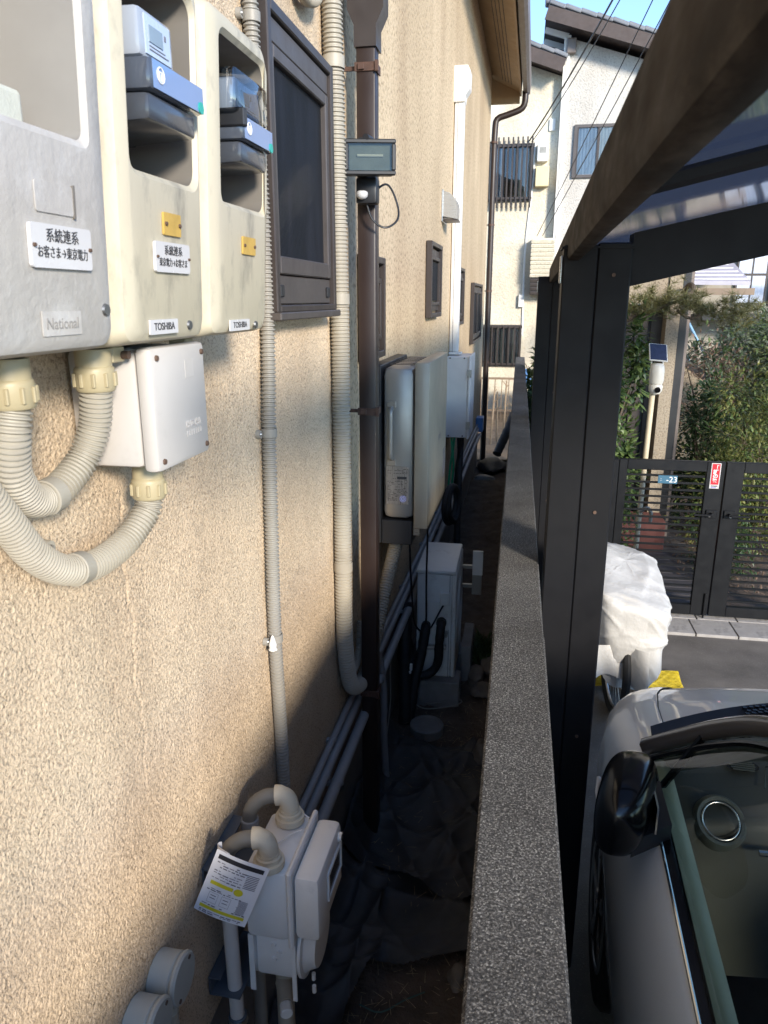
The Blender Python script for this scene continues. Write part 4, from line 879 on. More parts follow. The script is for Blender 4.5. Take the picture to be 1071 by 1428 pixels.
t.part('cock_cap', G().cyl((0.160, 1.303, 0.615), (0.170, 1.278, 0.615), 0.0145, n=16, bev=0.002), 'white_plastic', True)
# paper tag
t = Thing('paper_tag', 'white printed card tag with yellow bands hung on the gas pipe', 'tag', (0.06, 1.2, 0.93), True)
O_ = Vector((0.108, 1.205, 1.102)); rx = Vector((0.115, 0.012, -0.046)).normalized(); uz = Vector((0.050, 0.01, 0.150)).normalized()
uz = (uz - rx * uz.dot(rx)).normalized(); nn = rx.cross(uz); TW, THh = 0.115, 0.160
def tg(a, b, lift=0.0): return O_ + rx * (a - 0.045) - uz * b + nn * (lift + 0.004 * math.sin(a * 30))
def trect(a0, a1, b0, b1, lift): return [tg(a0, b0, lift), tg(a1, b0, lift), tg(a1, b1, lift), tg(a0, b1, lift)]
g = G().grid(9, 3, lambda u, v: tg(u * TW, v * THh)); g2 = G().grid(9, 3, lambda u, v: tg(u * TW, v * THh, -0.0006))
g.add(g2.v, [f[::-1] for f in g2.f]); cd = t.part('card', g, 'paper', True)
def bands(rects, lift=0.0007):
    g = G()
    for a0, a1, b0, b1 in rects:
        m_ = max(1, int((a1 - a0) / 0.012))
        for i in range(m_):
            p0 = a0 + (a1 - a0) * i / m_; p1 = a0 + (a1 - a0) * (i + 1) / m_; g.add(trect(p0, p1, b0, b1, lift), [(0, 3, 2, 1)])
    return g
t.part('heading_band', bands([(0.008, 0.107, 0.008, 0.019)]), 'ink', False, cd)
t.part('yellow_band', bands([(0.012, 0.062, 0.074, 0.083)]), 'tag_yellow', False, cd); t.part('yellow_band', bands([(0.008, 0.106, 0.138, 0.146)]), 'tag_yellow', False, cd)
t.part('yellow_disc', G().add([tg(0.074, 0.080, 0.0008)] + [tg(0.074 + 0.010 * math.cos(a * 0.4189), 0.080 + 0.009 * math.sin(a * 0.4189), 0.0008) for a in range(15)], [(0, (i + 1) % 15 + 1, i + 1) for i in range(15)]), 'tag_yellow', False, cd)
rl = []; rnd = random.Random(4)
for b in (0.025, 0.030, 0.036, 0.046, 0.052, 0.058, 0.065, 0.092, 0.096, 0.133, 0.150, 0.154):
    a = 0.010
    while a < 0.100:
        L = rnd.uniform(0.004, 0.013)
        if rnd.random() < 0.75 and not (b < 0.07 and a > 0.072): rl.append((a, min(a + L, 0.105), b, b + rnd.choice((0.0016, 0.0026))))
        a += L + 0.0025
for k in range(9): rl.append((0.078, 0.104, 0.030 + k * 0.0042, 0.0318 + k * 0.0042))
for q in range(3):
    for k in range(5): rl.append((0.080 + rnd.uniform(0, .004), 0.102, 0.098 + q * 0.012 + k * 0.0024, 0.0990 + q * 0.012 + k * 0.0024))
t.part('print', bands(rl), 'grey_ink', False, cd)
t.part('diagram', bands([(0.018, 0.0185, 0.102, 0.128), (0.038, 0.0385, 0.102, 0.128), (0.018, 0.0385, 0.102, 0.1026), (0.018, 0.0385, 0.1274, 0.128), (0.022, 0.034, 0.108, 0.110), (0.022, 0.034, 0.115, 0.117), (0.046, 0.0465, 0.102, 0.128), (0.066, 0.0665, 0.102, 0.128), (0.046, 0.0665, 0.102, 0.1026), (0.046, 0.0665, 0.1274, 0.128), (0.050, 0.062, 0.109, 0.111), (0.050, 0.062, 0.117, 0.119)]), 'grey_ink', False, cd)
t.part('strap', G().grid(8, 2, lambda u, v: Vector((0.062 - 0.010 * math.sin(u * 3.1), 1.232 - 0.030 * u, 1.080 + 0.030 * v + 0.012 * u)) + Vector((0.03, 0, -0.012)) * u * u), 'paper', True)
# wall brackets behind the meter
for (yy, zz, lab) in ((1.300, 0.985, 'blue grey steel bracket on the wall above the gas meter back'), (1.290, 0.70, 'blue grey steel bracket low on the wall under the gas meter')):
    t = Thing('steel_bracket', lab, 'bracket', (0.02, yy, zz), True)
    t.part('channel', G().bx(0.002, 0.006, yy - 0.05, yy + 0.13, zz - 0.02, zz + 0.03).bx(0.006, 0.075, yy - 0.05, yy + 0.13, zz - 0.02, zz - 0.016).bx(0.006, 0.030, yy - 0.05, yy + 0.13, zz + 0.026, zz + 0.030), 'steel_blue')
    t.part('bracket_arm', G().bx(0.006, 0.080, yy + 0.02, yy + 0.025, zz - 0.06, zz - 0.02), 'steel_blue')

# ================================================================== THE ALLEY FLOOR
t = Thing('air_conditioner', 'white air conditioner outdoor unit standing on concrete blocks in the alley', 'air conditioner', (-0.375, 4.2, 0.14))
b = t.part('casing', G().bx(-0.485, -0.292, 3.80, 4.28, 0.145, 0.760, 0.008), 'ac_white', 35)
t.part('lid', G().bx(-0.490, -0.272, 3.794, 4.286, 0.7605, 0.785, 0.010), 'ac_white', 35)
fr = t.part('front_panel', G().bx(-0.2915, -0.268, 3.80, 4.28, 0.145, 0.7602, 0.008), 'ac_white', 35)
gr = G()
for k in range(12): gr.ring((-0.2655, 4.04, 0.45), X, 0.03 + k * 0.016, 0.0022, 40, 4)
t.part('fan_grille', gr, 'ac_white', True, fr)
t.part('service_cover', G().bx(-0.478, -0.300, 3.795, 3.7995, 0.44, 0.60, 0.001), 'ac_white', False, b)
t.part('terminal_cover', G().bx(-0.352, -0.302, 3.772, 3.795, 0.590, 0.665, 0.004), 'ac_white', False, b)
t.part('valve', G().cyl((-0.345, 3.80, 0.485), (-0.345, 3.765, 0.485), 0.028, n=14).cyl((-0.43, 3.80, 0.46), (-0.43, 3.765, 0.46), 0.026, n=14), 'rubber', True, b)
t.part('valve', G().cyl((-0.318, 3.80, 0.42), (-0.318, 3.755, 0.42), 0.012, n=10).cyl((-0.45, 3.77, 0.335), (-0.315, 3.765, 0.345), 0.014, n=10), 'steel', True, b)
t.part('corner_post', G().bx(-0.306, -0.303, 3.7975, 3.7995, 0.15, 0.755), 'grey_ink', False, b)
t = Thing('wind_deflector', 'small pale deflector plate propped in front of the air conditioner', 'deflector', (-0.17, 4.2, 0.52))
t.part('lit_half', G().bx(-0.205, -0.145, 4.18, 4.195, 0.625, 0.775, 0.002), 'white_plastic'); t.part('shaded_half', G().bx(-0.205, -0.148, 4.185, 4.198, 0.50, 0.622, 0.002), 'inverter')  # one plate in two tones: sunlit top and shaded bottom painted in
t.part('arm', G().bx(-0.266, -0.20, 4.19, 4.21, 0.66, 0.68), 'inverter'); t.part('arm', G().bx(-0.266, -0.20, 4.19, 4.21, 0.54, 0.56), 'inverter')
for k, (x0, x1, y0, y1, z1, lab) in enumerate(((-0.47, -0.235, 3.74, 3.90, 0.143, 'grey concrete block under the near end of the air conditioner'), (-0.47, -0.235, 4.12, 4.28, 0.143, 'grey concrete block under the rear end of the air conditioner'), (-0.25, -0.19, 4.05, 4.40, 0.22, 'grey concrete block leaning beside the air conditioner'))):
    single('concrete_block', lab, 'block', G().bx(x0, x1, y0, y1, -0.02, z1, 0.006), 'concrete_blk', ((x0 + x1) / 2, (y0 + y1) / 2, -0.02))
def hose(name, label, pts, r, mat='insul', cat='pipe'):
    pp = smooth_path(pts, 0.03); rnd = random.Random(len(label))
    return single(name, label, cat, G().tube(pp, [r * rnd.uniform(0.93, 1.07) for _ in pp], 14), mat, pts[-1], smooth=True)
hose('insulated_pipe', 'black insulated pipe from the upper valve of the air conditioner', [(-0.345, 3.77, 0.485), (-0.345, 3.735, 0.46), (-0.350, 3.73, 0.38), (-0.355, 3.73, 0.27), (-0.39, 3.72, 0.21), (-0.45, 3.70, 0.19)], 0.024)
hose('insulated_pipe', 'black insulated pipe from the lower valve of the air conditioner', [(-0.43, 3.77, 0.46), (-0.432, 3.735, 0.42), (-0.45, 3.70, 0.30), (-0.475, 3.66, 0.17), (-0.485, 3.62, 0.06), (-0.49, 3.60, -0.02)], 0.027)
hose('insulated_pipe', 'thick black lagged pipe bundle standing against the foundation', [(-0.53, 3.72, 0.62), (-0.53, 3.68, 0.50), (-0.525, 3.62, 0.34), (-0.515, 3.58, 0.15), (-0.51, 3.55, -0.02)], 0.036)
hose('insulated_pipe', 'black lagged pipe crossing behind to the wall', [(-0.56, 3.9, 0.30), (-0.53, 3.80, 0.29), (-0.50, 3.74, 0.24), (-0.48, 3.70, 0.20)], 0.04)
hose('black_cable', 'thin black cable hanging from the inverter to the air conditioner', [(-0.37, 3.20, 1.27), (-0.375, 3.3, 1.15), (-0.40, 3.5, 0.85), (-0.42, 3.7, 0.56), (-0.43, 3.76, 0.47)], 0.005, 'black_plastic', 'cable')
hose('black_cable', 'black cable drooping beside the inverter to the foundation pipes', [(-0.44, 3.15, 1.22), (-0.455, 3.3, 1.0), (-0.47, 3.5, 0.72), (-0.475, 3.66, 0.52), (-0.44, 3.74, 0.44), (-0.40, 3.77, 0.46), (-0.355, 3.79, 0.55), (-0.335, 3.785, 0.59)], 0.005, 'black_plastic', 'cable')
hose('black_cable', 'thick black drain hose running down past the white cabinet', [(-0.42, 6.0, 1.15), (-0.42, 5.9, 0.9), (-0.41, 5.7, 0.45), (-0.40, 5.5, 0.1), (-0.40, 5.3, 0.0)], 0.025, 'rubber', 'hose')
single('coiled_hose', 'coil of dark hose hanging on the wall below the white cabinet', 'hose', G().ring((-0.42, 5.1, 0.80), (1, -0.25, 0), 0.13, 0.022, 40, 10).ring((-0.40, 5.12, 0.80), (1, -0.2, 0.1), 0.125, 0.022, 40, 10), 'rubber', (-0.42, 5.1, 0.65), smooth=True)
single('grey_cable', 'thin pale cable looped loosely on the soil by the concrete block', 'cable', G().tube(smooth_path([(-0.50, 3.70, 0.035), (-0.42, 3.64, 0.03), (-0.33, 3.66, 0.03), (-0.24, 3.70, 0.035), (-0.22, 3.76, 0.03), (-0.28, 3.76, 0.03), (-0.36, 3.70, 0.035), (-0.43, 3.70, 0.035), (-0.47, 3.78, 0.04)], 0.015), 0.0035, 6), 'conduit_grey', (-0.35, 3.7, 0.02), smooth=True)
single('grey_wire', 'pale wire trailing down the foundation beside the drain hose', 'wire', G().tube(smooth_path([(-0.555, 3.35, 0.50), (-0.55, 3.30, 0.42), (-0.54, 3.25, 0.28), (-0.545, 3.16, 0.12), (-0.54, 3.10, 0.02)], 0.02), 0.003, 6), 'conduit_grey', (-0.54, 3.1, 0.0), smooth=True)
single('valve_cover', 'round grey cover set in the soil before the concrete block', 'cover', G()._lathe([(0.088, -0.03), (0.090, 0.018), (0.085, 0.024), (0.070, 0.024), (0.068, 0.021), (0.0, 0.022)], Vector((-0.385, 3.50, 0.0)), Z, 40), 'concrete_blk', (-0.385, 3.5, -0.03), smooth=True)
single('white_clip', 'small white plastic clip on the black pipe bundle', 'clip', G().bx(-0.492, -0.478, 3.585, 3.60, 0.28, 0.32, 0.003).bx(-0.50, -0.484, 3.582, 3.60, 0.262, 0.279, 0.003), 'white_plastic', (-0.488, 3.59, 0.26))
def rock(c, s, seed):
    bm = bmesh.new(); bmesh.ops.create_icosphere(bm, subdivisions=3, radius=1.0); rn = random.Random(seed)
    ph = [rn.uniform(0, 6) for _ in range(6)]
    g = G(); bm.verts.index_update()
    for v in bm.verts:
        p = v.co; k = 1 + 0.16 * math.sin(3 * p.x + ph[0]) + 0.13 * math.sin(4 * p.y + ph[1]) + 0.1 * math.sin(5 * p.z + ph[2]) + 0.05 * math.sin(11 * p.x + 9 * p.y + ph[3])
        g.v.append((c[0] + p.x * s[0] * k, c[1] + p.y * s[1] * k, c[2] + p.z * s[2] * k))
    g.f = [tuple(v.index for v in f.verts) for f in bm.faces]; bm.free(); return g
for k, (c, s, lab) in enumerate((((-0.115, 3.90, 0.03), (0.055, 0.07, 0.04), 'flat brown stone lying against the boundary wall foot'), ((-0.16, 4.05, 0.03), (0.06, 0.08, 0.045), 'rounded stone beside the leaning concrete block'), ((-0.085, 4.16, 0.04), (0.05, 0.09, 0.06), 'tall stone against the boundary wall past the flat one'), ((-0.09, 3.28, 0.03), (0.045, 0.08, 0.05), 'dark square stone at the end of the weed sheet'), ((-0.10, 1.98, 0.02), (0.035, 0.05, 0.03), 'small lone stone half buried in bare soil'))):
    single('stone', lab, 'stone', rock(c, s, k), 'stone', (c[0], c[1], c[2] - s[2]), smooth=True)
single('soil_mound', 'dark mound of old rubber matting at the alley end', 'mat', rock((-0.24, 9.9, 0.05), (0.20, 0.42, 0.10), 9), 'insul', (-0.24, 9.9, -0.05), smooth=True)
hose('black_pipe', 'black corrugated pipe leaning at the alley end', [(-0.02, 10.7, 0.62), (-0.10, 10.45, 0.42), (-0.22, 10.2, 0.15)], 0.06, 'rubber')
single('crumpled_plastic', 'crumpled clear plastic scrap before the rubber mat', 'plastic', rock((-0.33, 9.25, 0.03), (0.14, 0.07, 0.035), 12), 'conduit_grey', (-0.33, 9.25, 0.0), smooth=True)
# weed sheet
def sheet(name, label, x0, x1, y0, y1, seed, nx, ny, amp, keep, lift=0.035):
    rn = np.random.default_rng(seed); xs = np.linspace(x0, x1, nx); ys = np.linspace(y0, y1, ny); XX, YY = np.meshgrid(xs, ys, indexing='ij')
    h = np.zeros_like(XX)
    for k in range(11):
        a = rn.uniform(0, math.pi); f = rn.uniform(1.2, 5); ph = rn.uniform(0, 6.28)
        s = np.sin(f * (XX * math.cos(a) + YY * math.sin(a)) * 2 + ph + 0.8 * np.sin(4 * XX + 3 * YY + ph))
        h += (1 - np.abs(s)) ** 4 * amp * 1.35 * (6 / (f + 5))
    base = np.vectorize(soil_h)(XX, YY)
    zz = base + lift + h + 0.10 * np.clip((-0.50 - XX) / 0.09, 0, 1) ** 1.5
    g = G(); idx = {}
    for i in range(nx):
        for j in range(ny):
            idx[i, j] = len(g.v); g.v.append((XX[i, j], YY[i, j], zz[i, j]))
    g.f = [(idx[i, j], idx[i + 1, j], idx[i + 1, j + 1], idx[i, j + 1]) for i in range(nx - 1) for j in range(ny - 1) if keep(xs[i], ys[j])]
    used = sorted({v for f in g.f for v in f}); mp = {v: n for n, v in enumerate(used)}
    g.v = [g.v[v] for v in used]; g.f = [tuple(mp[v] for v in f) for f in g.f]
    return single(name, label, 'sheet', g, 'sheet', ((x0 + x1) / 2, (y0 + y1) / 2, 0), smooth='all')
sheet('weed_sheet', 'black weed fabric wrinkled over the middle of the alley floor', -0.60, -0.035, 2.30, 3.42, 11, 90, 180, 0.018, lambda x, y: y > 2.36 + 0.05 * math.sin(9 * x) and y < 3.36 + 0.06 * math.sin(8 * x + 1) and x < -0.045)
sheet('weed_sheet', 'black weed fabric strip bunched along the foundation near the gas meter', -0.62, -0.34, 1.2, 2.34, 14, 70, 180, 0.026, lambda x, y: x < -0.40 + 0.03 * math.sin(7 * y) + 0.02 * math.sin(17 * y), 0.05)
sheet('weed_sheet', 'smooth black weed fabric patch under the first sheet edge', -0.42, -0.035, 1.90, 2.5, 15, 60, 90, 0.010, lambda x, y: y > 2.02 + 0.05 * math.sin(11 * x + 2) + 0.10 * (x + 0.2) and x < -0.045, 0.022)
gs = G(); rn = random.Random(21)
for k in range(900):
    y = rn.uniform(1.5, 9.5) if rn.random() < 0.4 else rn.uniform(1.6, 3.9); x = rn.uniform(-0.55, -0.06); a = rn.uniform(0, 6.28); L = rn.uniform(0.012, 0.05)
    z = soil_h(x, y) + rn.uniform(0.035, 0.062) if 2.3 < y < 3.4 else soil_h(x, y) + rn.uniform(0.008, 0.02)
    d = Vector((math.cos(a), math.sin(a), rn.uniform(-0.1, 0.3))) * L; p = Vector((x, y, z)); s_ = Vector((-d.y, d.x, 0)).normalized() * 0.0011
    gs.add([p - s_, p + s_, p + d + s_ * 0.4, p + d - s_ * 0.4], [(0, 1, 2, 3)])
o = struct('straw_litter', gs, 'straw', kind='stuff'); o['label'] = 'dry straw scraps scattered over the alley floor'; o['category'] = 'litter'
g = G(); rn = random.Random(33)
for k in range(260):
    a = rn.uniform(0, 6.28); p = Vector((-0.13 + rn.gauss(0, 0.03), 4.35 + rn.gauss(0, 0.09), 0.02)); d = Vector((math.cos(a) * 0.5, math.sin(a) * 0.5, 1)); g.leaf(p, d, Vector((math.sin(a), math.cos(a), 0.2)), rn.uniform(0.05, 0.14), 0.012)
single('fern', 'small dark fern growing at the boundary wall foot', 'plant', g, 'leaf_dark', (-0.13, 4.35, 0.0))
single('twine', 'green twine lying on the alley soil near the gas meter', 'twine', G().tube(smooth_path([(-0.40, 1.82, 0.03), (-0.33, 1.80, 0.035), (-0.26, 1.86, 0.03), (-0.20, 1.90, 0.03)], 0.02), 0.0025, 6), 'twine', (-0.3, 1.85, 0.02), smooth=True)

# ================================================================== THE WHITE HOUSE AT THE ALLEY END
t = Thing('house', 'white rendered two storey house with grey tiled roof closing the alley', 'house', (1.5, 16, 0))
YF, YL = 15.0, 15.18
t.part('wall', G().prism([(0.60, YF, 0), (5.2, YF, 0), (5.2, YF, 5.15), (0.60, YF, 6.55)], (0, 6, 0)), 'white_stucco')
t.part('wall', G().prism([(-5.5, YL, 0), (0.598, YL, 0), (0.598, YL, 5.98), (-1.6, YL, 6.75), (-5.5, YL, 5.6)], (0, 5, 0)), 'cream_stucco')
t.part('corner_trim', G().bx(0.560, 0.645, YF - 0.035, YF - 0.002, 0.0, 6.58).bx(0.540, 0.598, YF - 0.035, YL - 0.01, 0.0, 6.56), 'white_paint')
def roof(x0, z0, x1, z1, yf, yb, nt_):
    d = Vector((x1 - x0, 0, z1 - z0)); L = d.length; d.normalize(); up = Vector((-d.z, 0, d.x)); o = Vector((x0, yf, z0))
    r = t.part('roof', G().prism([o, o + d * L, o + d * L + up * 0.07, o + up * 0.07], (0, yb - yf, 0)), 'roof_tile')
    t.part('barge_board', G().prism([o - Y * 0.03 - up * 0.16, o + d * L - Y * 0.03 - up * 0.16, o + d * L - Y * 0.03 + up * 0.05, o - Y * 0.03 + up * 0.05], (0, 0.028, 0)), 'roof_timber', parent=r)
    t.part('soffit', G().prism([o - up * 0.10 + Y * 0.01, o + d * L - up * 0.10 + Y * 0.01, o + d * L - up * 0.085 + Y * 0.01, o - up * 0.085 + Y * 0.01], (0, yb - yf - 0.02, 0)), 'roof_timber', parent=r)
    q = d.to_track_quat('X', 'Z').to_matrix(); ang = math.atan2(d.z, d.x); rot = Matrix.Rotation(-ang, 3, 'Y')
    for i in range(nt_):
        p = o + d * (L * (i + 0.5) / nt_) + up * (0.10) + Y * 0.09
        t.part('verge_tile', G().box(p, (L / nt_ * 1.06, 0.28, 0.07), 0.018, Matrix.Rotation(-ang + 0.07, 3, 'Y')), 'roof_tile', parent=r)
    return r, o, d, up
r, o, d, up = roof(0.22, 6.86, 5.4, 5.30, YF - 0.45, YF + 6, 20)
for i in range(8): t.part('rafter', G().box(Vector((0.40, YF + 0.05 + i * 0.62, 6.64)), (0.42, 0.05, 0.09), 0.0, Matrix.Rotation(math.atan2(1.56, 5.18), 3, 'Y')), 'white_paint', parent=r)
t.part('ridge_tile', G().box((0.25, YF - 0.35, 7.02), (0.16, 0.25, 0.16), 0.03), 'roof_tile', parent=r)
t.part('rain_head', G().bx(0.58, 0.74, YF - 0.12, YF - 0.037, 6.28, 6.52, 0.02), 'fascia')
roof(-1.7, 6.92, 0.56, 6.12, YL - 0.40, YL + 5, 10)
def far_window(x0, x1, z0, z1, yy, label, panes, bars=None, curtain='curtain'):
    w = t.part('window', G().bx(x0, x1, yy - 0.05, yy - 0.003, z0, z0 + 0.05).bx(x0, x1, yy - 0.05, yy - 0.003, z1 - 0.05, z1).bx(x0, x0 + 0.05, yy - 0.05, yy - 0.003, z0 + 0.05, z1 - 0.05).bx(x1 - 0.05, x1, yy - 0.05, yy - 0.003, z0 + 0.05, z1 - 0.05), 'bronze_light', label=label)
    n = len(panes); W = (x1 - x0 - 0.1) / n
    for i, m_ in enumerate(panes):
        a = x0 + 0.05 + i * W
        t.part('curtain', G().grid(30, 2, lambda u, v: (a + 0.03 + (W - 0.06) * u, yy - 0.012 + 0.006 * math.sin(u * 34), z0 + 0.05 + (z1 - z0 - 0.1) * v)), m_, True, w)
        t.part('pane', G().bx(a + 0.025, a + W - 0.025, yy - 0.030, yy - 0.026, z0 + 0.06, z1 - 0.06), 'window_glass', False, w)
        t.part('stile', G().bx(a - 0.012, a + 0.028, yy - 0.040, yy - 0.022, z0 + 0.05, z1 - 0.05), 'bronze_alu', False, w)
    if bars:
        for i in range(bars):
            xx = x0 + 0.02 + (x1 - x0 - 0.04) * i / (bars - 1)
            t.part('bar', G().bx(xx - 0.014, xx + 0.014, yy - 0.12, yy - 0.095, z0 - (0.12 if bars > 8 else -0.03), z1 + (0.10 if bars > 8 else -0.03)), 'bronze_alu', False, w)
        for zz in (z0 + 0.03, z1 - 0.06): t.part('bar_rail', G().bx(x0 - 0.01, x1 + 0.01, yy - 0.094, yy - 0.06, zz, zz + 0.04), 'bronze_alu', False, w)
    return w
far_window(-0.72, 0.10, 3.95, 4.93, YL, 'upper window behind vertical bars', ('curtain', 'dark_room', 'curtain_grey'), 10)
far_window(-0.75, 0.05, 0.92, 1.72, YL, 'ground floor window behind vertical bars', ('dark_room', 'curtain_grey', 'curtain_grey'), 8)
far_window(0.80, 1.64, 4.30, 5.17, YF, 'upper window with pale curtains', ('curtain', 'white_paint'))
far_window(2.6, 3.9, 4.30, 5.17, YF, 'upper window farther from the corner', ('curtain', 'curtain_grey'))
lv = t.part('louver_screen', G().bx(0.16, 0.56, YL - 0.30, YL - 0.004, 2.60, 3.28, 0.005), 'cream_stucco')
for i in range(9): t.part('slat', G().box((0.36, YL - 0.325, 3.22 - i * 0.075), (0.43, 0.02, 0.055), 0.002, Matrix.Rotation(R(25), 3, 'X')), 'soffit' if False else 'cream_stucco', parent=lv)
lo = t.part('dark_louver', G().bx(0.17, 0.56, YL - 0.28, YL - 0.004, 2.28, 2.59), 'bronze_alu')
for i in range(4): t.part('slat', G().box((0.365, YL - 0.30, 2.53 - i * 0.075), (0.41, 0.02, 0.05), 0.002, Matrix.Rotation(R(25), 3, 'X')), 'bronze_light', parent=lo)
t2 = Thing('meter_cabinet', 'white utility meter box high on the white house wall', 'meter box', (0.27, YL, 4.6)); t2.part('case', G().bx(0.17, 0.37, YL - 0.16, YL - 0.002, 4.60, 4.90, 0.02), 'white_plastic'); t2.part('window', G().bx(0.21, 0.33, YL - 0.165, YL - 0.1605, 4.74, 4.84), 'curtain_grey')
t2 = Thing('breaker_box', 'cream breaker box below the white meter box on the house wall', 'box', (0.27, YL, 4.18)); t2.part('case', G().bx(0.16, 0.40, YL - 0.18, YL - 0.002, 4.18, 4.52, 0.012), 'cream_paint'); t2.part('cable', G().tube(smooth_path([(0.14, YL - 0.02, 4.95), (0.12, YL - 0.04, 4.7), (0.13, YL - 0.03, 4.4), (0.10, YL - 0.02, 4.0), (0.04, YL - 0.02, 3.0), (0.06, YL - 0.02, 1.5)], 0.08), 0.018, 6), 'white_plastic', True)
single('wall_sensor', 'small white box with a cable above the barred ground floor window', 'box', G().bx(-0.04, 0.06, YL - 0.08, YL - 0.002, 2.05, 2.28, 0.01), 'white_plastic', (0.0, YL, 2.05))
single('vent_plate', 'small square vent plate under the eaves of the white house', 'vent', G().bx(0.36, 0.47, YL - 0.04, YL - 0.002, 5.12, 5.32, 0.01), 'white_plastic', (0.41, YL, 5.1))
single('blue_crate', 'small bright blue container standing by the barred window', 'container', G().bx(0.12, 0.26, 13.9, 14.05, 0.66, 0.98, 0.02), 'blue_plastic', (0.19, 14, 0.66))
single('stair_block', 'pale rendered step block where the alley wall ends', 'step', G().bx(-0.03, 0.75, 13.75, 14.6, 0.0, 0.66, 0.01), 'cream_stucco', (0.3, 14, 0))
# back fence and stakes
t = Thing('fence', 'low brown metal rail fence in the sunlit back yard', 'fence', (-0.4, 13.4, 0))
for zz in (0.84, 0.28): t.part('rail', G().bx(-2.2, 0.02, 13.38, 13.42, zz, zz + 0.035), 'fence_brown')
for i in range(19): t.part('baluster', G().bx(-2.18 + i * 0.12, -2.165 + i * 0.12, 13.39, 13.41, 0.10, 0.84), 'fence_brown')
for k, (x, y, h, lean) in enumerate(((-0.36, 11.6, 0.92, 0.02), (-0.27, 11.9, 0.80, -0.01), (-0.17, 11.7, 1.00, 0.01), (-0.08, 12.1, 0.85, 0.03), (-0.45, 12.2, 0.7, -0.02))):
    rn = random.Random(k); g = G().tube([(x, y, -0.02), (x + lean, y, h * 0.5), (x + lean * 2, y + 0.02, h)], [0.018, 0.016, 0.012], 8)
    for q in range(3):
        z0 = h * rn.uniform(0.55, 0.95); sd = rn.choice((-1, 1)); g.tube([(x + lean, y, z0), (x + lean + sd * 0.05, y, z0 + 0.06)], [0.008, 0.005], 6)
    single('stake', ('tall bare pruned stem among the yard stakes', 'short bare stake by the tallest stem', 'bare stake with stubby side shoots', 'pale leaning stake near the boundary wall', 'thin low stake by the house corner')[k], 'stake', g, 'wood_stake', (x, y, 0), smooth=True)

# overhead wires
def wire(label, a, b, sag, r=0.008):
    a, b = Vector(a), Vector(b)
    pts = [a.lerp(b, i / 24) - Vector((0, 0, sag * 4 * (i / 24) * (1 - i / 24))) for i in range(25)]
    single('overhead_wire', label, 'wire', G().tube(pts, r, 6), 'wire', a, smooth=True)
wire('thick black service cable dropping to the barred upper window', (0.02, YL - 0.1, 4.96), (2.0, 4.4, 6.9), 0.25, 0.012)
wire('second black service cable just beside the thick one', (0.06, YL - 0.12, 4.93), (2.03, 4.3, 6.92), 0.34, 0.007)
wire('thin wire ending on the louver screen roof', (0.34, YL - 0.25, 3.32), (2.25, 4.4, 6.9), 0.1, 0.006)
wire('thin wire ending on the corner trim beside the louver screen', (0.24, YL - 0.25, 3.32), (2.02, 4.4, 6.95), 0.1, 0.006)

# ================================================================== GATE, CAMERA, COVERED BICYCLE
t = Thing('gate', 'black double leaf gate of horizontal slats with lever handles', 'gate', (1.4, 5.25, 0))
def leaf_gate(x0, x1, sx):
    f = t.part('gate_leaf', G().bx(x0, x0 + sx[0], 5.23, 5.27, 0.03, 1.145, 0.003).bx(x1 - sx[1], x1, 5.23, 5.27, 0.03, 1.145, 0.003).bx(x0 + sx[0], x1 - sx[1], 5.23, 5.27, 1.075, 1.145, 0.003).bx(x0 + sx[0], x1 - sx[1], 5.23, 5.27, 0.03, 0.105, 0.003), 'gate_dark')
    for i in range(19):
        z = 0.145 + i * 0.0495
        t.part('slat', G().box(((x0 + sx[0] + x1 - sx[1]) / 2, 5.25, z), (x1 - x0 - sx[0] - sx[1], 0.018, 0.013), 0.002), 'gate_dark', False, f)
    return f
fl = leaf_gate(0.725, 1.412, (0.055, 0.115)); fr = leaf_gate(1.420, 2.115, (0.115, 0.055))
for f, xa, sgn in ((fl, 1.355, -1), (fr, 1.472, 1)):
    t.part('handle_plate', G().bx(xa - 0.035, xa + 0.035, 5.220, 5.2295, 0.755, 0.812, 0.003), 'gate_dark', False, f)
    t.part('lever', G().cyl((xa, 5.22, 0.785), (xa, 5.185, 0.785), 0.010, n=12).bx(min(xa, xa + sgn * 0.12), max(xa, xa + sgn * 0.12), 5.178, 5.192, 0.776, 0.790, 0.003), 'gate_dark', False, f)
    t.part('lock', G().cyl((xa + 0.01 * sgn, 5.222, 0.77), (xa + 0.01 * sgn, 5.216, 0.77), 0.008, n=12), 'steel', True, f)
t.part('drop_bolt', G().cyl((1.385, 5.222, 0.20), (1.385, 5.222, -0.01), 0.007, n=8), 'gate_dark', True, fl)
t.part('gate_post', G().bx(0.650, 0.718, 5.20, 5.27, 0.0, 1.15, 0.004), 'gate_dark'); t.part('gate_post', G().bx(2.122, 2.19, 5.20, 5.27, 0.0, 1.15, 0.004), 'gate_dark')
t = Thing('number_plate', 'small blue house number plate on the gate slats', 'plate', (1.05, 5.225, 0.98)); pl = t.part('plate', G().bx(0.985, 1.112, 5.222, 5.226, 0.985, 1.042, 0.002), 'plate_blue')
t.text('-23', 0.056, (1.075, 5.2215, 1.012), X, Z, 'white_ink', pl); t.text(':', 0.035, (1.005, 5.2215, 1.015), X, Z, 'white_ink', pl)
t = Thing('warning_sticker', 'red and white vertical sticker at the meeting stile of the gate', 'sticker', (1.35, 5.228, 0.965))
pl = t.part('sticker', G().bx(1.322, 1.384, 5.2265, 5.2293, 0.962, 1.138, 0.001), 'sign_white'); t.part('red_field', G().bx(1.328, 1.378, 5.2255, 5.2262, 0.990, 1.133), 'sticker_red', parent=pl)
